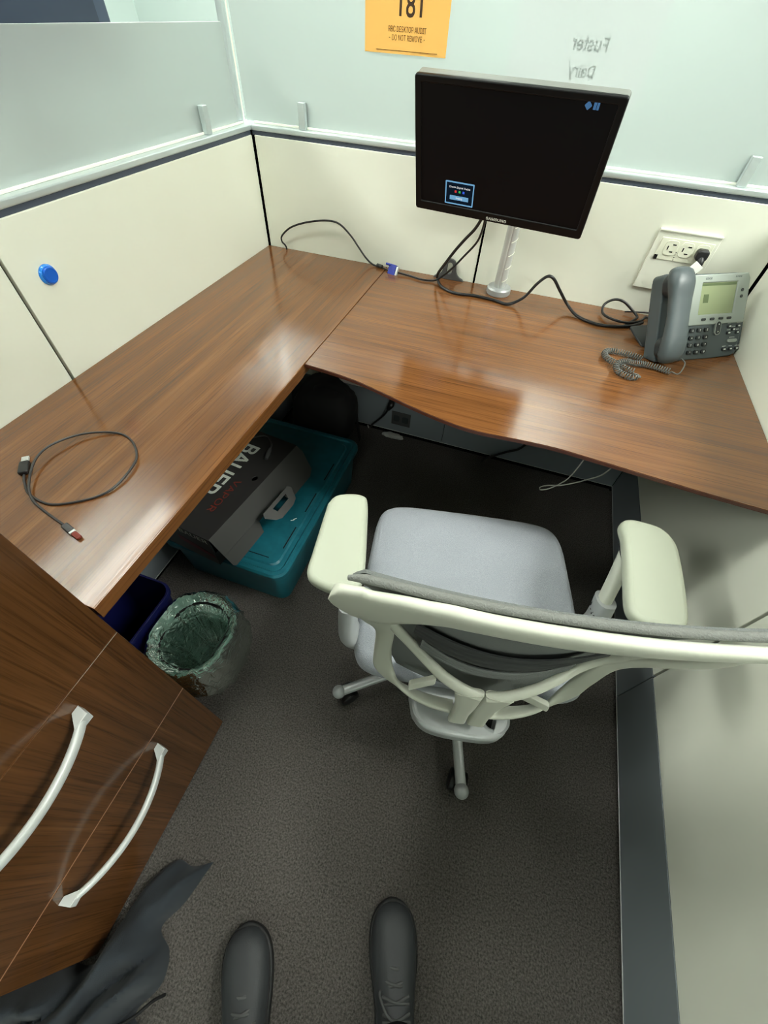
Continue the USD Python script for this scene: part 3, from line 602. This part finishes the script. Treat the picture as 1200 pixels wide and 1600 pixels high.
q0, q1 = A([.476, -.040, .742]), A([.512, -.050, .742]); qd = (q1 - q0) / np.linalg.norm(q1 - q0)
vga.part('connector', join(place(box(0, .028, -.017, .017, -.006, .008, .002), q0 + A([0, 0, .001]), qd, UP * .9 + np.cross(UP, qd) * .45, np.cross(qd, UP * .9 + np.cross(UP, qd) * .45)), cyl(q0 + qd * .006 + A([0, 0, .016]), q0 + qd * -.012 + A([0, 0, .016]), .0035, 12)), 'vga_blue', 30, label='blue plastic video connector')
vga.part('socket_end', place(box(.028, .036, -.014, .014, -.004, .006, .001), q0 + A([0, 0, .001]), qd, UP * .9 + np.cross(UP, qd) * .45, np.cross(qd, UP * .9 + np.cross(UP, qd) * .45)), 'steel', 30)
vga.part('cord', tube([q0 + qd * .036, (.552, -.051, .7395), (.599, -.062, .7395), (.64, -.055, .742), (.668, -.065, .765), (.697, -.08, .798), (.725, -.08, .834), (.755, -.09, .876), (.768, -.12, .915), (.775, -.155, .958), (.78, -.165, .985)], .0031, 10), 'cable', 60)
pc = Thing('monitor_cable', 'thick black cable looping from the monitor across the desk to the telephone', 'cable', (.95, -.1, ZD))
pc.part('cord', tube([(.775, -.165, .985), (.765, -.145, .955), (.748, -.125, .920), (.725, -.118, .890), (.700, -.112, .855), (.672, -.090, .808), (.648, -.060, .765), (.648, -.050, .745), (.671, -.088, .7395), (.72, -.116, .7395), (.781, -.108, .7395), (.842, -.112, .7395), (.884, -.124, .7395), (.908, -.117, .745), (.935, -.11, .766), (.958, -.11, .806), (.980, -.108, .829), (1.0, -.105, .824), (1.028, -.095, .793), (1.064, -.085, .755), (1.10, -.115, .7405), (1.153, -.141, .7395), (1.207, -.134, .7395), (1.255, -.110, .7395), (1.290, -.075, .7405)], .0042, 12), 'cable', 60)
pc2 = Thing('power_cable', 'black cable curled in a loop behind the telephone', 'cable', (1.22, -.06, ZD))
pc2.part('cord', tube([(1.300, -.035, .7415), (1.282, -.070, .7410), (1.244, -.106, .7450), (1.207, -.112, .748), (1.180, -.084, .744), (1.171, -.055, .745), (1.174, -.034, .757), (1.195, -.028, .771), (1.223, -.028, .770), (1.256, -.030, .752), (1.275, -.045, .7415), (1.262, -.075, .7415), (1.235, -.120, .7395)], .0036, 10), 'cable', 60)
pc2.part('cord', tube([(1.24, -.025, .7415), (1.268, -.022, .745), (1.31, -.018, .748), (1.36, -.016, .748)], .0024, 8), 'cable_thin', 60)
gr = Thing('cable_grommet', 'dark grey plastic cable clip with a slot, against the back panel left of the pole', 'cable clip', (.67, -.012, ZD))
go = spline([(-.052, 0), (-.046, .006), (-.033, .012), (-.024, .024), (-.020, .045), (-.014, .057), (0, .062), (.014, .057), (.020, .045), (.024, .024), (.033, .012), (.046, .006), (.052, 0)], 4)
gr.part('hook', place(slab(go, 0, .008, .002, [rrect(.017, .033, .008, 6, 0, .034)]), (.676, -.006, ZD + .0003), (1, 0, 0), (0, 0, 1), (0, -1, 0)), 'grommet', 40)
# USB lead
ub = Thing('usb_cable', 'loose black usb cable lying in a loop on the left desk', 'cable', (.24, -1.14, ZD))
zu = ZD + .0022
ub.part('cord', tube([(.152, -1.190, zu), (.167, -1.203, zu), (.198, -1.222, zu), (.244, -1.228, zu), (.275, -1.215, zu), (.309, -1.186, zu), (.324, -1.156, zu + .002), (.321, -1.108, zu + .004), (.306, -1.077, zu + .002), (.271, -1.047, zu), (.235, -1.035, zu), (.198, -1.047, zu + .003), (.166, -1.075, zu + .007), (.147, -1.116, zu + .010), (.149, -1.150, zu + .010), (.165, -1.182, zu + .007), (.191, -1.213, zu + .0045), (.217, -1.231, zu + .003), (.24, -1.239, zu), (.276, -1.248, zu), (.312, -1.256, zu + .001)], .0021, 10), 'cable_thin', 60)
def usb_frame(p, d): d = A(d, float); d /= np.linalg.norm(d); return A(p), d, np.cross(UP, d), UP
o, d, s_, u_ = usb_frame((.1525, -1.191, ZD + .0005), (-.030, .034, 0))
ub.part('large_plug', place(slab(rrect(.033, .0165, .004, 4, .019, 0), .0, .0078, .002), o, d, s_, u_), 'dark_plastic', 40)
ub.part('large_plug_tip', place(join(box(.035, .049, -.0060, .0060, .0016, .0060, .0004), box(.040, .043, -.0040, -.0015, .0058, .0063), box(.040, .043, .0015, .0040, .0058, .0063)), o, d, s_, u_), 'steel', 30, label='bright metal tip of the large plug')
o, d, s_, u_ = usb_frame((.306, -1.2545, ZD + .0005), (.040, -.0115, 0))
ub.part('small_plug', place(slab(rrect(.023, .0115, .003, 4, .0125, 0), 0, .0068, .0018), o, d, s_, u_), 'cable_thin', 40)
ub.part('small_plug_collar', place(box(.0240, .0285, -.0052, .0052, .0004, .0066, .0006), o, d, s_, u_), 'steel', 30)
ub.part('small_plug_tip', place(slab(rrect(.018, .0088, .003, 4, .0370, 0), .001, .0056, .0012), o, d, s_, u_), 'box_red', 40, label='reddish brown cap on the small plug')
# magnet
mg = Thing('magnet', 'round blue plastic magnet on the left panel', 'magnet', (0, -.845, .931))
mg.part('skirt', lathe([(.0190, .0003), (.0190, .002), (.0172, .0035), (.0165, .006)], (0, -.845, .931), (0, 1, 0), (0, 0, 1), (1, 0, 0), 40), 'magnet_rim', 40)
mg.part('button', lathe([(.0150, .006), (.0152, .0085), (.0140, .0098), (.0118, .0100), (.0112, .0094), (.001, .0092)], (0, -.845, .931), (0, 1, 0), (0, 0, 1), (1, 0, 0), 40), 'magnet_blue', 40)

# notice and sheet on the glass
sg = Thing('notice', 'orange paper notice numbered 181 taped to the back glass', 'notice', (.467, .028, 1.36))
def sheet_pt(u, v): return A([.3585 + .2165 * u, 0.0314 - .0012 * math.sin(u * 3.1) - .0012 * (1 - v) ** 3 * (.5 + .5 * math.sin(4 * u)), 1.2245 + .279 * v - .0 * u])
V_, F_ = grid(sheet_pt, 20, 20)
sg.part('paper', shell(V_, F_, .0003), 'sign_orange', 50)
YT = .0298
def one(x, h=.0385):
    z0 = 1.2870; P = [(x - .0030, 0), (x + .0030, 0), (x + .0030, h), (x - .0014, h), (x - .0085, h - .0062), (x - .0085, h - .0118), (x - .0030, h - .0080)]
    return place(slab(P, 0, .0003), (0, YT, z0), (1, 0, 0), (0, 0, 1), (0, -1, 0))
sg.part('numeral', one(.4510), 'ink', False); sg.part('numeral', text('8', .0380, (.4765, YT, 1.2872), (1, 0, 0), (0, 0, 1), .0003, True, True, .80), 'ink', False); sg.part('numeral', one(.5030), 'ink', False)
for w_, z_ in (('RBC DESKTOP AUDIT', 1.2615), ('- DO NOT REMOVE -', 1.2475)): sg.part('small_print', text(w_, .0095, (.4710, YT - .0004, z_), (1, 0, 0), (0, 0, 1), .0003, False, True, .73), 'ink_soft', False)
sg.part('rule', box(.390, .553, YT - .0010, YT - .0004, 1.2297, 1.2308), 'ink_soft', False)
ps = Thing('paper_sheet', 'white sheet seen faintly through the back glass above the monitor', 'paper', (.9, .038, 1.33))
ps.part('sheet', ((A([(.733, 0.0372, 1.165), (1.055, 0.0372, 1.165), (1.055, 0.0372, 1.60), (.733, 0.0372, 1.60)])), A([(0, 1, 2), (0, 2, 3)])), 'paper', False)
for w_, h_, x_, z_ in (('Fuster', .022, .955, 1.256), ('Dairy', .020, .942, 1.214)):
    ps.part('handwriting', text(w_, h_, (x_, .0371, z_), (1, 0, 0), (0, 0, 1), .0002, True, False, .92, True), 'ink_faint', False, label='faint grey reversed writing')
# dark monitor of the neighbouring desk beyond the left screen
nm = Thing('neighbour_monitor', 'dark screen on the neighbouring desk, above the left glass', 'monitor', (-.62, -.25, .735))
nm.part('shell', box(-.640, -.600, -.62, .222, 1.12, 1.50, .012), 'slate', 30)
nm.part('screen', box(-.6005, -.5985, -.60, .165, 1.14, 1.48), 'slate_dark', False)
nm.part('stand', join(box(-.66, -.63, -.24, -.16, .745, 1.2), box(-.74, -.52, -.34, -.06, .735, .745, .004)), 'dark_plastic', 30)
nd = Thing('desk', 'desk of the neighbouring cubicle beyond the left panel', 'desk', (-.4, -.6, .7))
nd.part('worktop', box(-.95, -.075, -2.4, .06, .705, .735, .001), 'wood_y', 25)
nd.part('leg', box(-.93, -.88, -2.38, -2.33, 0, .705), 'dark_plastic', False); nd.part('leg', box(-.93, -.88, .0, .05, 0, .705), 'dark_plastic', False)
nd.part('leg', box(-.14, -.09, -2.38, -2.33, 0, .705), 'dark_plastic', False); nd.part('leg', box(-.14, -.09, .0, .05, 0, .705), 'dark_plastic', False)

# ================================================================== UNDER THE DESK
# teal tote
tx0, tx1, ty0, ty1 = .045, .470, -.978, -.318
tt = Thing('storage_tote', 'teal plastic storage tote with a closed lid under the left desk', 'storage tote', ((tx0 + tx1) / 2, (ty0 + ty1) / 2, 0))
def rr3(w, h, r, z): return np.column_stack([rrect(w, h, r, 6, (tx0 + tx1) / 2, (ty0 + ty1) / 2), np.full(24, z)])
tw, tl = tx1 - tx0, ty1 - ty0
tt.part('tub', loft([rr3(tw - .04, tl - .04, .03, .0), rr3(tw - .035, tl - .035, .035, .004), rr3(tw - .014, tl - .014, .04, .168), rr3(tw - .004, tl - .004, .04, .172), rr3(tw - .004, tl - .004, .04, .180)]), 'teal', 30)
lid = tt.part('lid', join(loft([rr3(tw + .012, tl + .012, .042, .174), rr3(tw + .014, tl + .014, .043, .178), rr3(tw + .014, tl + .014, .043, .192), rr3(tw + .004, tl + .004, .040, .200), rr3(tw - .020, tl - .020, .034, .200), rr3(tw - .030, tl - .030, .030, .194), rr3(tw - .060, tl - .060, .03, .194), rr3(tw - .070, tl - .070, .028, .199), rr3(tw - .20, tl - .20, .02, .199)])), 'teal', 30)
scr = [box(.425, .4285, ty0 + .10 + .16 * k, ty0 + .19 + .16 * k, .1985, .2002) for k in range(3)] + [box(.20, .40, ty0 + .052, ty0 + .0545, .1985, .2002)]
tt.part('lid_groove', join(*scr), 'bag_black', False, parent=lid)
# bauer carton
sh = Thing('skate_carton', 'black cardboard skate carton with an open front flap, on the teal tote', 'carton', (.20, -.78, .2))
bx0 = A([.277, -1.0, .2]); bd = A([.053, .445, 0]); bl = np.linalg.norm(bd); bd /= bl; bs = A([-bd[1], bd[0], 0])    # bd along, bs towards the wall
def cx(mesh): return place(mesh, bx0, bd, bs, UP)                  # local x along, y towards the wall (0 at the right edge), z up
BH, BWd = .131, .27
tk = .003
sh.part('tray', cx(join(box(0, bl, 0.002, BWd, .0005, tk), box(0, bl, BWd - tk, BWd, 0, BH), box(0, tk, .002, BWd, 0, BH - .001), box(bl - tk, bl, .002, BWd, 0, BH - .001), box(0, bl, .002, .005, 0, .06))), 'box_black', 25)
sh.part('lid', cx(slab([(-.002, 0), (bl + .002, 0), (bl + .002, BWd + .002), (-.002, BWd + .002)], BH, BH + tk, .0008, [[(.255 + .011 * math.cos(a), .030 + .008 * math.sin(a)) for a in np.linspace(0, 2 * np.pi, 20, endpoint=False)]])), 'box_black', 25)
# front flap: folds down from the lid edge, with notch and tongue
fd = A([0, -.058, -.112]); fl_len = np.linalg.norm(fd); fd /= fl_len
FO = bx0 + UP * (BH + tk); FY = bs * (fd[1]) + UP * fd[2]
def fx(mesh): return place(mesh, FO, bd, FY, np.cross(bd, FY))
flp = [(0, 0), (bl, 0), (bl + .010, .03), (bl + .004, .105), (bl - .02, .122), (.300, .122), (.290, .084), (.160, .084), (.150, .122), (.012, .124), (.004, .115)]
fp = sh.part('front_flap', fx(slab(flp, -.0015, .0015, .0004)), 'box_inside', 25, label='dull grey inside face of the flap')
sh.part('flap_crease', fx(box(.004, .165, .0735, .0750, -.0022, .0022)), 'grommet', False, parent=fp)
tg = [(.160, .058), (.290, .058), (.298, .071), (.280, .108), (.255, .116), (.195, .116), (.176, .105), (.152, .073)]
sh.part('tongue', place(slab(tg, -.0012, .0012, .0003, [[(.195, .071), (.265, .071), (.260, .089), (.200, .089)]]), FO + np.cross(bd, FY) * (-.028) - 0 * UP, bd, FY * .80 + np.cross(bd, FY) * (-.55) * -1 * .8 * -1 if False else FY * .85 - np.cross(bd, FY) * .35 * -1 * -1, np.cross(bd, FY)), 'box_inside', 25, parent=fp)
# lettering on lid: read from the wall side
TX, TY = -bd, -bs
lb = bx0 + UP * (BH + tk + .0003)
sh.part('lettering', text('BAUER', .052, lb + bd * .385 + bs * .152, TX, TY, .0004, True, False, 1.05), 'box_print', False, label='large white lettering on the lid')
sh.part('lettering', text('VAPOR', .021, lb + bd * .225 + bs * .078, TX, TY, .0004, False, False, 1.45), 'box_red', False, label='small dark red lettering on the lid')
NE = bx0 - bd * .0006
sh.part('lettering', text('BAUER', .018, NE + bs * .118 + UP * .106, -bs, UP, .0004, True, False, 1.3), 'box_print', False, label='white lettering on the end of the carton')
sh.part('print_streak', place(slab([(0, .02), (.10, .002), (.128, .0), (.128, .012), (.08, .028), (0, .046)], 0, .0003), NE + bs * .135 + UP * .035, -bs, UP, -bd), 'box_streak', False)
cab0 = bx0 + UP * (BH + tk)
sc_ = Thing('paper_shred', 'tiny white shreds on the teal lid beside the carton flap', 'scrap', (.40, -.76, .2))
for k_, (x_, y_, a_) in enumerate(((.398, -.770, .5), (.404, -.763, .7))): sc_.part('shred', tube([(x_, y_, .2004), (x_ + .012 * math.cos(a_), y_ + .012 * math.sin(a_), .2016)], .0012, 6), 'tag', 40)
pa = Thing('power_adapter', 'small dark cable coupler lying on the carton lid under the desk edge', 'adapter', tuple(cab0 + bd * .38 + bs * .05))
pa.part('cord', tube([cab0 + bd * .40 + bs * .16 + UP * .004, cab0 + bd * .43 + bs * .11 + UP * .012, cab0 + bd * .41 + bs * .075 + UP * .006, cab0 + bd * .385 + bs * .062 + UP * .005], .003, 8), 'grommet', 50)
pa.part('coupler', tube([cab0 + bd * .388 + bs * .064 + UP * .006, cab0 + bd * .365 + bs * .055 + UP * .0085, cab0 + bd * .34 + bs * .047 + UP * .007], [.005, .008, .006], 10, 4), 'grommet', 50)
# bins
def bin_(name, label, x0, x1, y0, y1, h, r, m, taper=.03, lip=.006):
    b = Thing(name, label, 'waste bin', ((x0 + x1) / 2, (y0 + y1) / 2, 0)); w, d = x1 - x0, y1 - y0; cx_, cy_ = (x0 + x1) / 2, (y0 + y1) / 2
    def R(dw, rr, z): return np.column_stack([rrect(w + dw, d + dw, max(.008, rr), 8, cx_, cy_), np.full(32, z)])
    b.part('tub', loft([R(-2 * taper, r - .01, 0), R(-2 * taper + .004, r - .008, .006), R(-.012, r - .004, h - .02), R(-lip * 2 + .004, r, h - .016), R(0, r, h - .015), R(0, r, h - .002), R(-.003, r, h), R(-lip * 2, r - .004, h), R(-lip * 2 - .002, r - .004, h - .02), R(-2 * taper - .006, r - .015, .012)]), m, 40)
    return b, R
bb_, _ = bin_('recycling_bin', 'dark blue plastic recycling bin under the corner of the left desk', .030, .272, -1.345, -1.150, .325, .035, 'bin_blue')
wb, RW = bin_('waste_bin', 'small waste bin wearing a clear green plastic liner, beside the dark wood cabinet', .302, .458, -1.325, -1.147, .290, .065, 'bin_dark', .038)
rng = np.random.default_rng(5)
def liner():
    n = 96; rings = []
    prof = [(-.052, .120), (-.046, .145), (-.034, .20), (-.016, .272), (.004, .303), (.014, .312), (.022, .305), (.027, .275), (.029, .235), (.028, .19), (.022, .15), (.014, .125)]
    cx_, cy_ = .380, -1.236
    for k, (d, z) in enumerate(prof):
        P = rrect(.160 + 2 * d, .182 + 2 * d, min(.07 + d, .079 + d), 24, cx_, cy_)
        P = np.column_stack([P, np.full(len(P), z)])
        ctr = A([cx_, cy_]); dv = P[:, :2] - ctr; rr = np.linalg.norm(dv, axis=1, keepdims=True); th = np.arctan2(dv[:, 1], dv[:, 0])
        amp = .012 if k < 4 else (.005 if k < 7 else .010)
        q = np.column_stack([np.cos(th) * 5.5, np.sin(th) * 5.5, np.full(len(th), k * .55)])
        w = (np.abs(meshkit.noise(q * 1.6, 3) - .5) * 2) ** 1.0 - .4
        w2 = meshkit.noise(q * 3.4, 9) - .5
        P[:, :2] += dv / rr * ((w * amp * 1.4 + w2 * amp)[:, None])
        P[:, 2] += .012 * (meshkit.noise(q * .9, 17) - .5) * (1 if 3 < k else .4)
        rings.append(P)
    m = loft(rings, cap=False); n = len(rings[0]); V = np.vstack([m.vertices, rings[0].mean(0) + A([.01, -.02, .035])]); c = len(V) - 1
    F = np.vstack([m.faces, [(c, (j + 1) % n, j) for j in range(n)]])
    return V, F
wb.part('liner', liner(), 'liner', 55, label='crinkled clear green plastic liner')
# black bag in the corner
def bag():
    m = trimesh.creation.icosphere(4, 1.0); v = A(m.vertices); e = .7
    v = np.sign(v) * np.abs(v) ** e; v *= A([.135, .105, .165]); v += (meshkit.fbm(v * 14 + 3, 3, 4)[:, None] - .5) * v / .15 * .035; v[:, 0] += .25 + .02 * np.sin(v[:, 2] * 9); v[:, 1] -= .165; v[:, 2] += .165 - 0; v[:, 2] = np.maximum(v[:, 2], .001); v[:, 1] = np.clip(v[:, 1], -.300, -.006)
    return v, A(m.faces)
bg = Thing('bag', 'black fabric bag slumped in the dark corner under the desk', 'bag', (.25, -.16, 0))
bg.part('sack', bag(), 'bag_black', 60)
bg.part('strap', ribbon([(.22, -.20, .31), (.28, -.21, .345), (.345, -.19, .325), (.385, -.15, .24), (.392, -.13, .12), (.40, -.12, .03)], (0, 1, .2), .012, .002, 8, .6, 6), 'bag_black', 50)
lp_ = Thing('power_outlet', 'pale outlet plate low on the back panel under the desk', 'power outlet', (.555, 0, .1))
lp_.part('face_plate', box(.512, .602, -.004, 0, .070, .142, .0015), 'grommet', 30)
lp_.part('socket', join(*[place(slab(rrect(.030, .034, .008, 5), 0, .001, .0003), (x, -.004, .106), (1, 0, 0), (0, 0, 1), (0, -1, 0)) for x in (.536, .578)]), 'phone_dark', 30)
bp = Thing('power_plug', 'black plug and short cable in the low panel under the desk', 'plug', (.50, -.02, .18))
bp.part('plug_body', tube([(.508, -.002, .190), (.510, -.022, .186), (.500, -.030, .165)], [.014, .015, .009], 12), 'black_plastic', 40)
bp.part('cable', tube([(.503, -.028, .17), (.479, -.026, .122), (.434, -.024, .064), (.411, -.022, .030)], .0045, 10), 'black_plastic', 60)
bp.part('cable_end', tube([(.409, -.024, .027), (.403, -.026, .042)], .0035, 8), 'white_cord', 60)
ws = Thing('paper_scrap', 'crumpled white scrap on the carpet against the back panel', 'scrap', (.53, -.02, 0))
def scrap():
    m = trimesh.creation.icosphere(3, 1.0); v = A(m.vertices); v = v * A([.055, .014, .012]); v += (meshkit.fbm(v * 60, 3, 8)[:, None] - .5) * .012; v += A([.53, -.022, .014]); v[:, 2] = np.maximum(v[:, 2], .0005); return v, A(m.faces)
ws.part('sheet', scrap(), 'white_cord', 20)
wl = Thing('white_cord', 'thin white cord hanging in a loop below the front edge of the main desk', 'cord', (1.2, -.55, .45))
wl.part('cord', tube([(1.206, -.50, .704), (1.204, -.54, .60), (1.199, -.55, .545), (1.188, -.55, .486), (1.160, -.55, .440), (1.138, -.55, .424), (1.133, -.55, .434), (1.150, -.551, .449), (1.187, -.552, .466), (1.239, -.552, .510), (1.269, -.55, .547), (1.29, -.53, .62), (1.298, -.50, .704)], .0018, 8), 'white_cord', 60)
bk = Thing('floor_cable', 'black cable leaning on the back panel under the main desk', 'cable', (1.05, -.02, 0))
bk.part('cord', tube([(.965, -.030, .006), (.979, -.022, .026), (1.052, -.018, .083), (1.114, -.016, .138), (1.16, -.012, .30), (1.165, -.010, .704)], .0055, 8), 'black_plastic', 60)

# ================================================================== JACKET on the floor, and the PERSON
def jacket():
    out = spline([(.602, -1.632), (.580, -1.715), (.556, -1.765), (.596, -1.790), (.610, -1.835), (.585, -1.885), (.620, -1.905), (.585, -1.945), (.50, -2.02), (.36, -2.08), (.24, -2.06), (.22, -1.96), (.30, -1.890), (.40, -1.868), (.462, -1.850), (.472, -1.76), (.488, -1.700), (.520, -1.655), (.560, -1.655), (.602, -1.632)], 6)
    pol = Polygon(out[:-1]).buffer(0)
    xs = np.arange(.20, .64, .0065); ys = np.arange(-2.1, -1.62, .0065); P = []
    from shapely import contains_xy
    X, Y = np.meshgrid(xs, ys); inside = contains_xy(pol, X, Y); bd_ = pol.exterior
    ring = A([bd_.interpolate(t).coords[0] for t in np.arange(0, bd_.length, .007)])
    ins = np.column_stack([X[inside], Y[inside]]); from shapely import points, distance
    dist = distance(points(ins), bd_); ins = ins[dist > .003]; dist = dist[dist > .003]
    pts = np.vstack([ring, ins]); dd = np.r_[np.zeros(len(ring)), dist]
    from scipy.spatial import Delaunay
    T = Delaunay(pts).simplices; c = pts[T].mean(1); T = T[contains_xy(pol, c[:, 0], c[:, 1])]
    ax_ = A([.55, .83]); al = pts @ ax_; ac = pts @ A([.83, -.55])
    fold = np.abs(np.sin(ac * 48 + 2.2 * meshkit.noise(np.column_stack([pts * 9, 0 * al]), 2) * 2 + al * 7)); n2 = meshkit.fbm(np.column_stack([pts * 11, 0 * al]), 3, 6)
    hgt = .006 + np.minimum(1, dd / .035) ** .6 * (.030 + .036 * fold ** 1.3 + .07 * np.clip(n2 - .25, 0, 1)) * np.interp(pts[:, 1], [-2.0, -1.86, -1.78, -1.70, -1.63], [1.5, 1.6, 1.4, .9, .35])
    e = pts[T]; s = np.cross(e[:, 1] - e[:, 0], e[:, 2] - e[:, 0]); T[s < 0] = T[s < 0][:, ::-1]
    V = np.column_stack([pts, hgt]); n = len(V); B = np.column_stack([pts, np.full(n, .0008)])
    ed = {}
    for f in T:
        for a, b in ((f[0], f[1]), (f[1], f[2]), (f[2], f[0])):
            if (b, a) in ed: del ed[(b, a)]
            else: ed[(a, b)] = 1
    S = [q for a, b in ed for q in ((a, a + n, b + n), (a, b + n, b))]
    return np.vstack([V, B]), np.vstack([T, T[:, ::-1] + n, A(S)])
jk = Thing('jacket', 'dark charcoal jacket in a heap on the carpet at the foot of the cabinet', 'jacket', (.5, -1.85, 0))
jk.part('cloth', jacket(), 'jacket', 60)
jk.part('drawstring', tube([(.575, -1.895, .06), (.600, -1.872, .055), (.618, -1.848, .045), (.628, -1.842, .012)], .003, 8), 'bag_black', 50)

pe = Thing('person', 'person in dark trousers and grey sneakers standing behind the chair', 'person', (.99, -1.87, 0))
def unit(v): v = A(v, float); return v / np.linalg.norm(v)
HD = unit((-.40, .92, 0)); SD = A([HD[1], -HD[0], 0])               # facing, and the person's right
feet = {}
def shoe(toe, d):
    d = unit(d); s = A([d[1], -d[0], 0])
    secs = []      # along from heel (0) to toe (.29)
    for x, w, h, zf in ((.000, .020, .050, .012), (.006, .030, .068, .008), (.03, .036, .088, .006), (.08, .036, .098, .006), (.13, .038, .088, .006), (.17, .044, .074, .006), (.21, .048, .062, .006), (.245, .047, .056, .008), (.268, .040, .050, .010), (.283, .026, .040, .014), (.2885, .010, .030, .018)):
        r = []
        for a in np.arange(28) * 2 * np.pi / 28:
            c, sn = math.cos(a), math.sin(a); xx = w * np.sign(c) * abs(c) ** .7; zz = zf + (h - zf) * (.5 + .5 * np.sign(sn) * abs(sn) ** .75)
            r.append((x, xx * (1 - .22 * max(0, sn)), zz))
        secs.append(A(r))
    up = loft(secs)
    o = A([toe[0], toe[1], 0]) - d * .2885
    so = [(.0, -.02), (.008, -.034), (.06, -.037), (.13, -.038), (.20, -.049), (.25, -.0475), (.28, -.030), (.293, 0), (.28, .030), (.25, .0475), (.20, .049), (.13, .038), (.06, .037), (.008, .034), (.0, .02)]
    so = inset(ccw(spline(np.vstack([so, so[:1]]), 4)[:-1]), -.003)
    lc = []
    for k in range(5):
        x = .125 + .021 * k; z = .094 - .0085 * k - .001 * k
        lc.append(tube([(x, -.026, z - .012), (x + .004, 0, z + .0015), (x + .010, .026, z - .012)], .0028, 8, 4)); lc.append(tube([(x + .010, -.026, z - .014), (x + .004, 0, z + .0005), (x, .026, z - .012)], .0028, 8, 4))
    lc.append(tube([(.125, 0, .098), (.14, .02, .104), (.16, .032, .088), (.165, .03, .078)], .0025, 8, 4))
    P = lambda m: place(m, o, d, -s, UP)
    return P(up), P(slab(so, .0005, .022, .004)), P(join(*lc)), o + d * .075 + UP * .09
for toe, d in (((.737, -1.700), (-.50, .86, 0)), ((1.029, -1.560), (-.33, .94, 0))):
    u_, so, la, ank = shoe(toe, d)
    q = pe.part('shoe', u_, 'shoe', 55, label='grey sneaker'); pe.part('sole', so, 'sole', 40, parent=q); pe.part('laces', la, 'lace', 50, parent=q); feet[len(feet)] = ank
hipc = (feet[0] + feet[1]) / 2 + A([0, 0, .80]) - HD * .05; hipc[2] = .90
def lower(): 
    parts = []
    for k, s in ((0, -1), (1, 1)):
        an = feet[k] + A([0, 0, .0]); hp = hipc + SD * s * .095; kn = (an + hp) / 2 + HD * .03; kn[2] = .49
        parts += [hull_of((an + UP * .02, .058), (an + UP * .06, .060), (kn - UP * .1 - HD * .03, .066)), hull_of((kn - UP * .1 - HD * .03, .066), (kn, .064)), hull_of((kn, .066), (hp, .088))]
    parts.append(hull_of((hipc + SD * .09, .10), (hipc - SD * .09, .10), (hipc + UP * .08, .12)))
    return m3.Manifold.batch_boolean(parts, m3.OpType.Add)
def smooth_m(m, n=8, l=.02):
    m = m.refine_to_length(l); q = m.to_mesh(); t = trimesh.Trimesh(A(q.vert_properties[:, :3], float), A(q.tri_verts), process=True); trimesh.smoothing.filter_taubin(t, iterations=n); return t
che = hipc + UP * .42 - HD * .03; nk = hipc + UP * .60 - HD * .01; hd = nk + UP * .16 + HD * .05
def body():
    P = [lower()]
    P.append(hull_of((hipc + UP * .06 + SD * .07, .105), (hipc + UP * .06 - SD * .07, .105), (che + SD * .10, .11), (che - SD * .10, .11)))
    P.append(hull_of((che + SD * .15 + UP * .06, .065), (che - SD * .15 + UP * .06, .065), (nk - UP * .04, .06))); P.append(hull_of((nk - UP * .06, .056), (nk + UP * .06 + HD * .02, .052)))
    P.append(hull_of((hd, .078), (hd + UP * .07 - HD * .02, .085), (hd - UP * .05 + HD * .045, .05)))
    P.append(hull_of((hd + HD * .098 - UP * .012, .012), (hd + HD * .085 + UP * .03, .012)))
    for s in (-1, 1):
        P.append(hull_of((hd + SD * s * .082 + UP * .01, .014), (hd + SD * s * .084 + UP * .035, .014)))
        sh_ = che + SD * s * .19 + UP * .07; el = sh_ - UP * .28 + SD * s * .06 + HD * .02; wr = el - UP * .24 + HD * .05
        P += [hull_of((sh_, .056), (el, .043)), hull_of((el, .043), (wr, .030))]
        pm = wr - UP * .075 + HD * .012
        P.append(hull_of((wr, .024), (pm + HD * .030, .012), (pm - HD * .028, .012)))
        for i, (o, ln) in enumerate(((.032, .070), (.011, .080), (-.011, .074), (-.030, .058))):
            b = pm + HD * o; m_ = b - UP * ln * .5 + SD * (-s) * .006; e_ = m_ - UP * ln * .42 + SD * (-s) * .022
            P += [hull_of((b, .0100), (m_, .0088), seg=12), hull_of((m_, .0088), (e_, .0076), seg=12)]
        tb = wr - UP * .03 + HD * .026; t1 = tb - UP * .035 + HD * .030; t2 = t1 - UP * .032 + HD * .006
        P += [hull_of((tb, .012), (t1, .0095), seg=12), hull_of((t1, .0095), (t2, .0082), seg=12)]
    return m3.Manifold.batch_boolean(P, m3.OpType.Add)
pe.part('body', smooth_m(body(), 6, .014), 'trousers', 60)
